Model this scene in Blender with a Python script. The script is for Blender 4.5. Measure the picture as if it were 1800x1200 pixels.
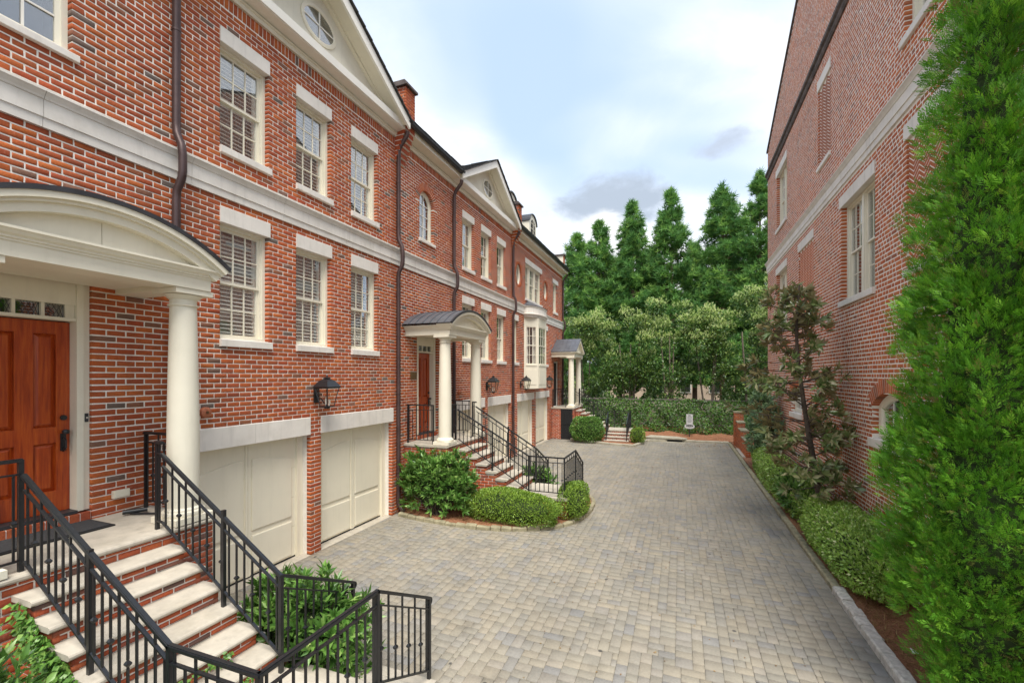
import bpy, bmesh, math, random
import numpy as np
from mathutils import Vector, Matrix

random.seed(7); RNG = np.random.default_rng(11)
S = bpy.context.scene
COL = S.collection
for o in list(bpy.data.objects):
    bpy.data.objects.remove(o)

# ------------------------------------------------------------------ camera
FPX, VPX, HOR, EYE = 780.0, 1197.0, 660.0, 3.35
YAW = math.atan((VPX - 900) / FPX); CA, SA = math.cos(YAW), math.sin(YAW)
cam = bpy.data.objects.new('camera', bpy.data.cameras.new('camera')); COL.objects.link(cam)
cam.location = (0, 0, EYE); cam.rotation_euler = (math.radians(90), 0, YAW)
cam.data.sensor_width = 36; cam.data.lens = 36 * FPX / 1800
cam.data.shift_y = (HOR - 600) / 1800
cam.data.clip_end = 2000; cam.data.clip_start = 0.05
S.camera = cam

def proj(x, y, z):
    d = -x * SA + y * CA
    return 900 + FPX * (x * CA + y * SA) / d, HOR - FPX * (z - EYE) / d, d

# ------------------------------------------------------------------ sky, sun, exposure
SUN_EL, SUN_AZ = math.radians(62), math.radians(153)   # azimuth from +Y clockwise
w = bpy.data.worlds.new('World'); S.world = w; w.use_nodes = True
nt = w.node_tree; nt.nodes.clear(); N = nt.nodes.new; LK = nt.links.new
out = N('ShaderNodeOutputWorld'); bg = N('ShaderNodeBackground'); bg.inputs[1].default_value = 0.0505
sky = N('ShaderNodeTexSky'); sky.sky_type = 'NISHITA'; sky.sun_disc = False
sky.sun_elevation = SUN_EL; sky.sun_rotation = SUN_AZ
sky.air_density = 1.0; sky.dust_density = 1.0; sky.ozone_density = 2.0
tc = N('ShaderNodeTexCoord')
sep = N('ShaderNodeSeparateXYZ'); LK(tc.outputs['Generated'], sep.inputs[0])
# flat cloud layer: direction divided by (height + offset)
zz = N('ShaderNodeMath'); zz.operation = 'MAXIMUM'; zz.inputs[1].default_value = 0.0; LK(sep.outputs[2], zz.inputs[0])
za = N('ShaderNodeMath'); za.operation = 'ADD'; za.inputs[1].default_value = 0.28; LK(zz.outputs[0], za.inputs[0])
dv = N('ShaderNodeVectorMath'); dv.operation = 'DIVIDE'; LK(tc.outputs['Generated'], dv.inputs[0])
cmb = N('ShaderNodeCombineXYZ'); LK(za.outputs[0], cmb.inputs[0]); LK(za.outputs[0], cmb.inputs[1]); cmb.inputs[2].default_value = 1.0
LK(cmb.outputs[0], dv.inputs[1])
def wnoise(scale, detail, rough, loc, dist=0.0):
    m = N('ShaderNodeMapping'); m.inputs['Location'].default_value = loc; LK(dv.outputs[0], m.inputs[0])
    n = N('ShaderNodeTexNoise'); n.inputs['Scale'].default_value = scale; n.inputs['Detail'].default_value = detail
    n.inputs['Roughness'].default_value = rough; n.inputs['Distortion'].default_value = dist; LK(m.outputs[0], n.inputs['Vector']); return n
def wramp(src, a, b):
    r = N('ShaderNodeMapRange'); r.interpolation_type = 'SMOOTHSTEP'
    r.inputs[1].default_value = a; r.inputs[2].default_value = b; LK(src, r.inputs[0]); return r.outputs[0]
def wmix(f, a, b):
    m = N('ShaderNodeMix'); m.data_type = 'RGBA'; LK(f, m.inputs[0])
    for s, k in ((a, 6), (b, 7)):
        if isinstance(s, tuple): m.inputs[k].default_value = (*s, 1)
        else: LK(s, m.inputs[k])
    return m.outputs[2]
thin = wramp(wnoise(0.9, 3, .5, (3.1, 1.7, .3), .6).outputs[0], .36, .60)
tex_ = wramp(wnoise(3.2, 7, .60, (.6, 4.2, 0), .3).outputs[0], .36, .66)
grey = wramp(wnoise(1.9, 6, .52, (5.35, 2.9, .0), .2).outputs[0], .60, .72)
skyb = N('ShaderNodeVectorMath'); skyb.operation = 'SCALE'; skyb.inputs[3].default_value = 1.6; LK(sky.outputs[0], skyb.inputs[0])
hazy = N('ShaderNodeMix'); hazy.data_type = 'RGBA'; hazy.inputs[0].default_value = .80
LK(skyb.outputs[0], hazy.inputs[6]); hazy.inputs[7].default_value = (3.75, 4.75, 6.2, 1)
white = wmix(tex_, (5.6, 6.0, 6.6), (7.2, 7.25, 7.3))
c1 = wmix(thin, hazy.outputs[2], white)
def dirvec(u, v):
    x, z = (u - 900) / FPX, (HOR - v) / FPX; q = Vector((CA * x - SA, SA * x + CA, z)); return q.normalized()
def blob(u, v, sx, sy):
    q = dirvec(u, v); df = N('ShaderNodeVectorMath'); df.operation = 'SUBTRACT'; LK(tc.outputs['Generated'], df.inputs[0]); df.inputs[1].default_value = q
    r_ = Vector((q.y, -q.x, 0)).normalized(); up_ = r_.cross(q)
    o_ = []
    for ax, sc_ in ((r_, sx), (up_, sy)):
        d_ = N('ShaderNodeVectorMath'); d_.operation = 'DOT_PRODUCT'; LK(df.outputs[0], d_.inputs[0]); d_.inputs[1].default_value = ax / sc_
        m_ = N('ShaderNodeMath'); m_.operation = 'MULTIPLY'; LK(d_.outputs['Value'], m_.inputs[0]); LK(d_.outputs['Value'], m_.inputs[1]); o_.append(m_.outputs[0])
    a_ = N('ShaderNodeMath'); a_.operation = 'ADD'; LK(o_[0], a_.inputs[0]); LK(o_[1], a_.inputs[1])
    n_ = wnoise(5.5, 7, .58, (u * .01, v * .01, 0), .25); m_ = N('ShaderNodeMath'); m_.operation = 'MULTIPLY_ADD'; LK(n_.outputs[0], m_.inputs[0]); m_.inputs[1].default_value = 3.6; m_.inputs[2].default_value = -1.8
    b_ = N('ShaderNodeMath'); b_.operation = 'ADD'; LK(a_.outputs[0], b_.inputs[0]); LK(m_.outputs[0], b_.inputs[1])
    return wramp(b_.outputs[0], 1.25, .1)
c2 = c1
for (u_, v_, sx_, sy_, col_) in ((1075, 350, .12, .055, (3.0, 3.5, 4.2)), (1278, 250, .06, .026, (3.4, 3.9, 4.7)), (1060, 395, .05, .03, (6.4, 6.5, 6.6))):
    c2 = wmix(blob(u_, v_, sx_, sy_), c2, col_)
LK(c2, bg.inputs[0]); LK(bg.outputs[0], out.inputs[0])

sd = bpy.data.lights.new('sun', 'SUN'); sd.energy = 1.5; sd.angle = math.radians(34); sd.color = (1, .95, .87)
sun = bpy.data.objects.new('sun', sd); COL.objects.link(sun)
sdir = Vector((math.sin(SUN_AZ) * math.cos(SUN_EL), math.cos(SUN_AZ) * math.cos(SUN_EL), math.sin(SUN_EL)))
sun.rotation_euler = sdir.to_track_quat('Z', 'Y').to_euler(); sun.location = (0, -10, 30)
V = S.view_settings
S.display_settings.display_device = 'sRGB'; V.view_transform = 'Standard'; V.look = 'None'
V.exposure = 1.88; V.gamma = 1.0; V.use_curve_mapping = False
try:
    S.cycles.max_bounces = 8; S.cycles.transparent_max_bounces = 12; S.cycles.use_denoising = True
    S.cycles.sample_clamp_indirect = 6
except Exception: pass

# ------------------------------------------------------------------ materials
MATS = {}
def newmat(name):
    m = bpy.data.materials.new(name); m.use_nodes = True; t = m.node_tree
    p = t.nodes['Principled BSDF']; MATS[name] = m; return m, t, p
def noise_node(t, scale, detail=4, rough=.5, vec=None):
    n = t.nodes.new('ShaderNodeTexNoise'); n.inputs['Scale'].default_value = scale
    n.inputs['Detail'].default_value = detail; n.inputs['Roughness'].default_value = rough
    if vec is None:
        g = t.nodes.new('ShaderNodeNewGeometry'); vec = g.outputs['Position']
    t.links.new(vec, n.inputs['Vector']); return n
def ramp(t, src, stops, interp='LINEAR'):
    r = t.nodes.new('ShaderNodeValToRGB'); r.color_ramp.interpolation = interp; e = r.color_ramp.elements
    while len(e) < len(stops): e.new(.5)
    for k, (p, c) in enumerate(stops):
        e[k].position = p; e[k].color = (*c, 1) if len(c) == 3 else c
    t.links.new(src, r.inputs[0]); return r.outputs[0]
def mixc(t, f, a, b, mode='MIX'):
    m = t.nodes.new('ShaderNodeMix'); m.data_type = 'RGBA'; m.blend_type = mode
    if isinstance(f, (int, float)): m.inputs[0].default_value = f
    else: t.links.new(f, m.inputs[0])
    for s, k in ((a, 6), (b, 7)):
        if isinstance(s, tuple): m.inputs[k].default_value = (*s, 1)
        else: t.links.new(s, m.inputs[k])
    return m.outputs[2]
def bump(t, p, src, strength=.3, dist=.01):
    b = t.nodes.new('ShaderNodeBump'); b.inputs['Strength'].default_value = strength; b.inputs['Distance'].default_value = dist
    t.links.new(src, b.inputs['Height']); t.links.new(b.outputs[0], p.inputs['Normal'])
def tintsrc(t):
    a = t.nodes.new('ShaderNodeAttribute'); a.attribute_name = 'tint'
    o = t.nodes.new('ShaderNodeObjectInfo')
    s = t.nodes.new('ShaderNodeMath'); s.operation = 'ADD'; t.links.new(a.outputs['Fac'], s.inputs[0]); t.links.new(o.outputs['Random'], s.inputs[1])
    f = t.nodes.new('ShaderNodeMath'); f.operation = 'FRACT'; t.links.new(s.outputs[0], f.inputs[0]); return f.outputs[0]
def mat_brick(name, stops):
    m, t, p = newmat(name)
    c = ramp(t, tintsrc(t), stops)
    n = noise_node(t, 55, 5, .65); n2 = noise_node(t, 9, 3)
    c = mixc(t, .55, c, ramp(t, n.outputs[0], [(.3, (.55, .5, .5)), (.7, (1.2, 1.15, 1.1))]), 'MULTIPLY')
    c = mixc(t, .5, c, ramp(t, n2.outputs[0], [(.3, (.75, .75, .78)), (.7, (1.2, 1.12, 1.05))]), 'MULTIPLY')
    n3 = noise_node(t, .55, 5, .6); c = mixc(t, .7, c, ramp(t, n3.outputs[0], [(.32, (.78, .80, .84)), (.55, (1, 1, 1)), (.72, (1.12, 1.08, 1.02))]), 'MULTIPLY')
    smear = ramp(t, noise_node(t, 21, 6, .7).outputs[0], [(.64, (0, 0, 0)), (.74, (1, 1, 1))]); c = mixc(t, smear, c, mixc(t, .25, c, (.70, .60, .52)))
    t.links.new(c, p.inputs['Base Color']); p.inputs['Roughness'].default_value = .88
    bump(t, p, n.outputs[0], .5, .006); return m
mat_brick('brick', [(0, (0.466, 0.114, 0.026)), (.18, (0.382, 0.075, 0.026)), (.36, (0.519, 0.142, 0.030)), (.52, (0.371, 0.080, 0.030)), (.66, (0.466, 0.119, 0.028)),
                    (.80, (0.329, 0.080, 0.033)), (.90, (0.445, 0.108, 0.027)), (.94, (0.276, 0.100, 0.046)), (.96, (0.201, 0.120, 0.085)), (.98, (0.133, 0.114, 0.098)), (1, (0.456, 0.114, 0.026))])
mat_brick('pale_brick', [(0, (0.570, 0.167, 0.052)), (.2, (0.497, 0.123, 0.040)), (.4, (0.589, 0.198, 0.069)), (.6, (0.442, 0.119, 0.045)), (.75, (0.543, 0.157, 0.050)),
                         (.88, (0.405, 0.128, 0.055)), (.95, (0.294, 0.114, 0.063)), (1, (0.524, 0.150, 0.050))])
mat_brick('stair_brick', [(0, (.46, .105, .036)), (.3, (.38, .078, .032)), (.6, (.49, .13, .044)), (.85, (.30, .085, .05)), (.94, (.14, .09, .075)), (1, (.44, .10, .036))])
def mat_plain(name, col, rough=.5, var=.12, scale=6, bmp=.0, metal=0., fine=60, spec=None, grime=0.):
    m, t, p = newmat(name)
    n = noise_node(t, scale, 5, .6)
    lo = tuple(c * (1 - var) for c in col); hi = tuple(min(1, c * (1 + var)) for c in col)
    c = ramp(t, n.outputs[0], [(.3, lo), (.7, hi)])
    t.links.new(c, p.inputs['Base Color']); p.inputs['Roughness'].default_value = rough; p.inputs['Metallic'].default_value = metal
    if spec is not None: p.inputs['Specular IOR Level'].default_value = spec
    if grime:
        g_ = t.nodes.new('ShaderNodeNewGeometry'); mp = t.nodes.new('ShaderNodeMapping'); mp.inputs['Scale'].default_value = (9, 9, .9); t.links.new(g_.outputs['Position'], mp.inputs[0])
        st_ = ramp(t, noise_node(t, 1.0, 5, .65, mp.outputs[0]).outputs[0], [(.52, (0, 0, 0)), (.78, (1, 1, 1))])
        bl_ = ramp(t, noise_node(t, 2.3, 6, .7).outputs[0], [(.50, (0, 0, 0)), (.75, (1, 1, 1))])
        c = mixc(t, st_, c, mixc(t, grime, c, tuple(q * .52 for q in col))); c = mixc(t, bl_, c, mixc(t, grime * .8, c, (col[0] * .62, col[1] * .60, col[2] * .52)))
        t.links.new(c, p.inputs['Base Color'])
    if bmp: bump(t, p, noise_node(t, fine, 5, .6).outputs[0], bmp, .004)
    return m
mat_plain('mortar', (.84, .79, .71), .95, .07, 14, .5, grime=0.35)
mat_plain('dark_mortar', (.46, .40, .34), .95, .15, 14, .5)
mat_plain('limestone', (.74, .695, .63), .8, .07, 3, .25, grime=0.40)
mat_plain('tread_stone', (.46, .415, .34), .8, .14, 5, .3, grime=0.55)
mat_plain('cream_paint', (.77, .72, .585), .5, .035, 2, .06, grime=0.16)
mat_plain('white_paint', (.84, .81, .73), .45, .03, 2, .05, grime=0.12)
mat_plain('garage_paint', (.84, .78, .62), .5, .025, 1.5, .05, grime=0.14)
mat_plain('stucco', (.73, .69, .57), .85, .05, 2, .2, grime=0.25)
mat_plain('iron', (.011, .012, .014), .38, .25, 30, .15, spec=.6)
mat_plain('bronze_pipe', (.075, .045, .042), .42, .25, 4, .1, metal=.35)
mat_plain('dark_metal', (.055, .056, .062), .45, .25, 5, .1, metal=.5)
mat_plain('lead_roof', (.12, .125, .14), .42, .2, 3, .1, metal=.35)
mat_plain('shingle', (.055, .055, .055), .9, .4, 8, .5)
mat_plain('interior', (.030, .028, .026), .9, .2, 3)
mat_plain('room', (.16, .14, .12), .9, .2, 3)
mat_plain('slat', (.88, .85, .77), .5, .03, 4)
mat_plain('mat_rubber', (.035, .036, .038), .95, .3, 40, .6)
mat_plain('bronze', (.16, .10, .045), .45, .3, 20, .2, metal=.5)
mat_plain('copper', (.42, .14, .07), .5, .25, 20, .1, metal=.2)
mat_plain('granite', (.50, .47, .42), .9, .25, 18, .6, grime=0.40)
mat_plain('mossy_kerb', (.28, .25, .16), .95, .35, 7, .7)
mat_plain('concrete', (.40, .365, .28), .95, .2, 4, .5, grime=0.50)
mat_plain('bark', (.085, .066, .050), .95, .4, 12, .9, fine=25)
mat_plain('pale_bark', (.23, .19, .145), .95, .35, 10, .8, fine=25)
mat_plain('pine_bark', (.20, .13, .09), .95, .35, 6, .8, fine=20)
mat_plain('black', (.012, .012, .013), .7, .2, 6)
mat_plain('sign_white', (.58, .58, .57), .5, .03, 5)
mat_plain('print_grey', (.20, .20, .21), .6, .05, 5)
mat_plain('far_wall', (.62, .48, .36), .9, .1, 2)
mat_plain('weathered', (.105, .085, .078), .9, .55, 5, .6)
mat_plain('far_ground', (.10, .085, .045), .95, .4, .6, .6)
def mat_door():
    m, t, p = newmat('mahogany')
    g = t.nodes.new('ShaderNodeNewGeometry'); mp = t.nodes.new('ShaderNodeMapping'); mp.inputs['Scale'].default_value = (30, 30, 2.0)
    t.links.new(g.outputs['Position'], mp.inputs[0])
    n = noise_node(t, 1.4, 6, .6, mp.outputs[0])
    c = ramp(t, n.outputs[0], [(.25, (.20, .022, .006)), (.5, (.38, .056, .009)), (.75, (.52, .11, .014))])
    t.links.new(c, p.inputs['Base Color']); p.inputs['Roughness'].default_value = .32
    bump(t, p, n.outputs[0], .12, .003)
mat_door()
def mat_paver():
    m, t, p = newmat('paver')
    c = ramp(t, tintsrc(t), [(0, (0.312, 0.277, 0.218)), (.2, (0.293, 0.267, 0.218)), (.38, (0.260, 0.246, 0.216)), (.5, (0.302, 0.273, 0.218)), (.64, (0.274, 0.258, 0.220)),
                             (.78, (0.321, 0.288, 0.237)), (.9, (0.237, 0.233, 0.226)), (1, (0.302, 0.279, 0.235))])
    n = noise_node(t, 34, 5, .65); n2 = noise_node(t, .75, 4, .55); n3 = noise_node(t, 3.5, 5, .6)
    c = mixc(t, .45, c, ramp(t, n.outputs[0], [(.3, (.66, .66, .67)), (.7, (1.15, 1.14, 1.12))]), 'MULTIPLY')
    c = mixc(t, .6, c, ramp(t, n2.outputs[0], [(.35, (.82, .82, .81)), (.65, (1.1, 1.07, 1.0))]), 'MULTIPLY')
    c = mixc(t, .35, c, ramp(t, n3.outputs[0], [(.3, (.64, .64, .63)), (.6, (1.0, 1.0, 1.0))]), 'MULTIPLY')
    v = t.nodes.new('ShaderNodeTexVoronoi'); v.inputs['Scale'].default_value = 1.7
    g = t.nodes.new('ShaderNodeNewGeometry'); t.links.new(g.outputs['Position'], v.inputs['Vector'])
    spot = ramp(t, v.outputs['Distance'], [(.035, (1, 1, 1)), (.055, (0, 0, 0))])
    c = mixc(t, spot, c, (.075, .07, .062))
    n4 = noise_node(t, 1.6, 7, .72); c = mixc(t, ramp(t, n4.outputs[0], [(.56, (0, 0, 0)), (.70, (.6, .6, .6))]), c, (.15, .135, .11))
    mp = t.nodes.new('ShaderNodeMapping'); mp.inputs['Scale'].default_value = (1.5, .16, 1); g2 = t.nodes.new('ShaderNodeNewGeometry'); t.links.new(g2.outputs['Position'], mp.inputs[0])
    n5 = noise_node(t, 1.0, 4, .6, mp.outputs[0]); c = mixc(t, .5, c, ramp(t, n5.outputs[0], [(.36, (.82, .82, .83)), (.60, (1.06, 1.05, 1.03))]), 'MULTIPLY')
    t.links.new(c, p.inputs['Base Color']); p.inputs['Roughness'].default_value = .9
    bump(t, p, n.outputs[0], .45, .006)
mat_paver()
def mat_mulch():
    m, t, p = newmat('mulch')
    n = noise_node(t, 46, 6, .75); n2 = noise_node(t, 5, 4)
    c = ramp(t, n.outputs[0], [(.3, (.11, .045, .022)), (.5, (.31, .135, .066)), (.72, (.50, .26, .14))])
    c = mixc(t, .5, c, ramp(t, n2.outputs[0], [(.3, (.65, .6, .6)), (.7, (1.15, 1.1, 1.1))]), 'MULTIPLY')
    t.links.new(c, p.inputs['Base Color']); p.inputs['Roughness'].default_value = .95
    bump(t, p, n.outputs[0], 1.0, .03)
mat_mulch()
mat_plain('joint_sand', (.225, .205, .165), .95, .35, 9, .5)
def mat_glass(name, base, ior=1.75):
    m = bpy.data.materials.new(name); m.use_nodes = True; t = m.node_tree; t.nodes.clear(); MATS[name] = m
    o = t.nodes.new('ShaderNodeOutputMaterial'); mx = t.nodes.new('ShaderNodeMixShader')
    tr = t.nodes.new('ShaderNodeBsdfTransparent'); tr.inputs[0].default_value = (*base, 1)
    gl = t.nodes.new('ShaderNodeBsdfGlossy'); gl.inputs['Roughness'].default_value = .015; gl.inputs['Color'].default_value = (.95, .97, 1, 1)
    fr = t.nodes.new('ShaderNodeFresnel'); ge = t.nodes.new('ShaderNodeNewGeometry'); mr = t.nodes.new('ShaderNodeMapRange')
    mr.inputs[3].default_value = ior; mr.inputs[4].default_value = 1 / ior; t.links.new(ge.outputs['Backfacing'], mr.inputs[0]); t.links.new(mr.outputs[0], fr.inputs[0])
    t.links.new(fr.outputs[0], mx.inputs[0]); t.links.new(tr.outputs[0], mx.inputs[1]); t.links.new(gl.outputs[0], mx.inputs[2]); t.links.new(mx.outputs[0], o.inputs[0])
mat_glass('glass', (.985, .99, .985), 2.35)
mat_glass('lantern_glass', (.93, .93, .90), 1.45)
def mat_leaf(name, stops, rough=.45, back=None, trans=.22, bscale=1.3):
    m, t, p = newmat(name)
    c = ramp(t, tintsrc(t), stops)
    n = noise_node(t, bscale, 3)
    c = mixc(t, .6, c, ramp(t, n.outputs[0], [(.3, (.72, .78, .72)), (.7, (1.2, 1.15, 1.05))]), 'MULTIPLY')
    if back:
        g = t.nodes.new('ShaderNodeNewGeometry'); c = mixc(t, g.outputs['Backfacing'], c, back)
    t.links.new(c, p.inputs['Base Color']); p.inputs['Roughness'].default_value = rough
    tl = t.nodes.new('ShaderNodeBsdfTranslucent'); t.links.new(c, tl.inputs[0])
    mx = t.nodes.new('ShaderNodeMixShader'); mx.inputs[0].default_value = trans
    o = t.nodes['Material Output']
    t.links.new(p.outputs[0], mx.inputs[1]); t.links.new(tl.outputs[0], mx.inputs[2]); t.links.new(mx.outputs[0], o.inputs[0])
mat_leaf('thuja_leaf', [(0, (0.064, 0.215, 0.013)), (.35, (0.098, 0.292, 0.016)), (.7, (0.145, 0.370, 0.022)), (.90, (0.221, 0.447, 0.032)), (.955, (0.162, 0.129, 0.041)), (1, (0.076, 0.241, 0.014))], .6, trans=.25, bscale=2.2)
mat_leaf('laurel_leaf', [(0, (0.062, 0.156, 0.027)), (.4, (0.106, 0.237, 0.043)), (.8, (0.175, 0.338, 0.069)), (1, (0.300, 0.450, 0.125))], .34)
mat_leaf('box_leaf', [(0, (0.115, 0.208, 0.030)), (.5, (0.201, 0.333, 0.044)), (1, (0.325, 0.467, 0.067))], .45)
mat_leaf('hedge_leaf', [(0, (0.168, 0.304, 0.053)), (.5, (0.289, 0.473, 0.085)), (.9, (0.424, 0.629, 0.131)), (1, (0.850, 0.850, 0.524))], .36)
mat_leaf('pine_leaf', [(0, (0.062, 0.170, 0.047)), (.5, (0.119, 0.283, 0.068)), (.85, (0.215, 0.408, 0.084)), (1, (0.294, 0.476, 0.102))], .65, trans=.3, bscale=.35)
mat_leaf('privet_leaf', [(0, (0.040, 0.094, 0.025)), (.5, (0.079, 0.163, 0.035)), (.9, (0.158, 0.263, 0.050)), (1, (0.287, 0.375, 0.088))], .4, bscale=.7)
mat_leaf('flower', [(0, (.34, .50, .12)), (.5, (.52, .64, .22)), (1, (.74, .78, .44))], .7)
mat_leaf('magnolia_leaf', [(0, (.10, .165, .05)), (.4, (.16, .23, .08)), (.7, (.27, .28, .13)), (1, (.44, .42, .26))], .22, back=(.29, .25, .115), trans=.14)
mat_leaf('yellow_leaf', [(0, (.10, .14, .02)), (.5, (.20, .22, .025)), (1, (.32, .26, .03))], .5)
mat_leaf('grey_leaf', [(0, (0.118, 0.218, 0.101)), (.5, (0.202, 0.336, 0.168)), (1, (0.370, 0.504, 0.286))], .4)
mat_leaf('ivy_leaf', [(0, (.020, .060, .008)), (.5, (.050, .125, .014)), (1, (.11, .22, .025))], .45, bscale=1.1)
mat_leaf('dry_leaf', [(0, (.16, .07, .025)), (.5, (.26, .14, .05)), (1, (.36, .24, .10))], .8)
mat_plain('core_dark', (.030, .050, .014), 1, .5, 30, .8)  # dark core colour, stands in for shade deep in the foliage

# ------------------------------------------------------------------ object helpers
WLOC = {}
def wl(o): return WLOC.get(o.name, Vector((0, 0, 0))) if o else Vector((0, 0, 0))
def link(name, data, parent=None, loc=None):
    o = bpy.data.objects.new(name, data); COL.objects.link(o)
    if parent: o.parent = parent
    if loc is not None: o.location = Vector(loc) - wl(parent)
    WLOC[o.name] = Vector(loc) if loc is not None else wl(parent)
    return o
def tag(o, label=None, cat=None, group=None, kind=None):
    if label: o['label'] = label
    if cat: o['category'] = cat
    if group: o['group'] = group
    if kind: o['kind'] = kind
    return o
def thing(name, label, cat, loc, group=None):
    return tag(link(name, None, None, loc), label, cat, group)
def part(name, parent):
    return link(name, None, parent)

class MB:
    def __init__(s): s.v = []; s.f = []
    def add(s, vs, fs):
        b = len(s.v); s.v += [tuple(q) for q in vs]; s.f += [tuple(i + b for i in q) for q in fs]; return s
    def box(s, x0, x1, y0, y1, z0, z1):
        return s.add([(x0, y0, z0), (x1, y0, z0), (x1, y1, z0), (x0, y1, z0), (x0, y0, z1), (x1, y0, z1), (x1, y1, z1), (x0, y1, z1)],
                     [(0, 3, 2, 1), (4, 5, 6, 7), (0, 1, 5, 4), (1, 2, 6, 5), (2, 3, 7, 6), (3, 0, 4, 7)])
    def prism(s, poly, axis, a0, a1):
        n = len(poly)
        def P(p, a): return (a, p[0], p[1]) if axis == 'x' else ((p[0], a, p[1]) if axis == 'y' else (p[0], p[1], a))
        vs = [P(p, a0) for p in poly] + [P(p, a1) for p in poly]
        fs = [tuple(range(n - 1, -1, -1)), tuple(range(n, 2 * n))] + [(i, (i + 1) % n, n + (i + 1) % n, n + i) for i in range(n)]
        return s.add(vs, fs)
    def strip(s, polyA, polyB):      # two equal rings of 3D points -> closed solid
        n = len(polyA)
        return s.add(list(polyA) + list(polyB), [tuple(range(n - 1, -1, -1)), tuple(range(n, 2 * n))] + [(i, (i + 1) % n, n + (i + 1) % n, n + i) for i in range(n)])
    def sweep(s, rings, closed=True, caps=True):
        n = len(rings[0]); b = []
        for r in rings: b += list(r)
        fs = []
        for k in range(len(rings) - 1):
            for i in range(n if closed else n - 1):
                j = (i + 1) % n; fs.append((k * n + i, k * n + j, (k + 1) * n + j, (k + 1) * n + i))
        if caps and closed: fs += [tuple(range(n - 1, -1, -1)), tuple(range((len(rings) - 1) * n, len(rings) * n))]
        return s.add(b, fs)
    def tube(s, path, r, n=8):
        path = [Vector(p) for p in path]; rs = r if isinstance(r, (list, tuple)) else [r] * len(path); rings = []
        up = None
        for k, p in enumerate(path):
            d = (path[min(k + 1, len(path) - 1)] - path[max(k - 1, 0)]).normalized()
            if up is None: up = Vector((0, 0, 1)) if abs(d.z) < .9 else Vector((1, 0, 0))
            x = d.cross(up)
            if x.length < 1e-4: up = Vector((0, 1, 0)); x = d.cross(up)
            x.normalize(); y = x.cross(d).normalized(); up = y
            rings.append([p + (x * math.cos(a) + y * math.sin(a)) * rs[k] for a in [2 * math.pi * i / n for i in range(n)]])
        return s.sweep(rings)
    def lathe(s, prof, cx, cy, n=24):
        return s.sweep([[(cx + r * math.cos(2 * math.pi * i / n), cy + r * math.sin(2 * math.pi * i / n), z) for i in range(n)] for r, z in prof])
    def bar(s, p, q, wd, ht):
        p, q = Vector(p), Vector(q); d = (q - p).normalized(); sd_ = d.cross(Vector((0, 0, 1)))
        if sd_.length < 1e-3: sd_ = Vector((1, 0, 0))
        sd_.normalize(); u = sd_.cross(d).normalized(); c = [(-1, -1), (1, -1), (1, 1), (-1, 1)]
        return s.strip([p + sd_ * a * wd / 2 + u * b * ht / 2 for a, b in c], [q + sd_ * a * wd / 2 + u * b * ht / 2 for a, b in c])
    def mesh(s, name, mat, smooth=False, off=None):
        me = bpy.data.meshes.new(name); vs = s.v
        if off is not None: vs = [(a - off.x, b - off.y, c - off.z) for a, b, c in vs]
        me.from_pydata(vs, [], s.f); bm = bmesh.new(); bm.from_mesh(me)
        bmesh.ops.recalc_face_normals(bm, faces=bm.faces); bm.to_mesh(me); bm.free()
        if smooth:
            me.polygons.foreach_set('use_smooth', [True] * len(me.polygons))
            try: me.set_sharp_from_angle(angle=math.radians(38))
            except Exception: pass
        me.materials.append(MATS[mat]); return me
    def build(s, name, mat, parent=None, smooth=False, loc=None, kind=None):
        off = Vector(loc) if loc is not None else wl(parent)
        o = link(name, s.mesh(name, mat, smooth, off), parent, loc if loc is not None else None)
        if kind: o['kind'] = kind
        return o
def npmesh(name, verts, faces, mat, tint=None, k=4):
    """verts (N,3), faces (M,k) numpy"""
    me = bpy.data.meshes.new(name); me.vertices.add(len(verts)); me.vertices.foreach_set('co', np.ascontiguousarray(verts, dtype=np.float32).ravel())
    M = len(faces); me.loops.add(M * k); me.loops.foreach_set('vertex_index', np.ascontiguousarray(faces, dtype=np.int32).ravel())
    me.polygons.add(M); me.polygons.foreach_set('loop_start', np.arange(0, M * k, k, dtype=np.int32))
    if tint is not None:
        a = me.attributes.new('tint', 'FLOAT', 'POINT'); a.data.foreach_set('value', np.ascontiguousarray(tint, dtype=np.float32))
    me.update(calc_edges=True); me.materials.append(MATS[mat]); return me

# ------------------------------------------------------------------ brickwork
BL, BH, JT = .203, .0736, .0145
TV = [(-1, -1, 0, 1), (1, -1, 0, 1), (1, 1, 0, 1), (-1, 1, 0, 1)]
BF = np.array([[0, 1, 2, 3]] + [[4 + i, 4 + (i + 1) % 4, (i + 1) % 4, i] for i in range(4)] + [[8 + i, 8 + (i + 1) % 4, 4 + (i + 1) % 4, 4 + i] for i in range(4)])
CH = .006
BRICKMESH = {}
def brick_mesh(mat, L, H, depth, var):
    key = (mat, round(L, 3), round(H, 3), depth, var)
    if key in BRICKMESH: return BRICKMESH[key]
    r = np.random.default_rng(var + 5); c = CH
    v = []
    for n_, ins in ((0, c), (-c * .8, 0), (-depth, 0)):
        v += [(n_, ins, ins), (n_, L - ins, ins), (n_, L - ins, H - ins), (n_, ins, H - ins)]
    v = np.array(v); v[:8] += r.uniform(-.0022, .0022, (8, 3))
    BRICKMESH[key] = npmesh('brick', v, BF, mat); return BRICKMESH[key]
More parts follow.
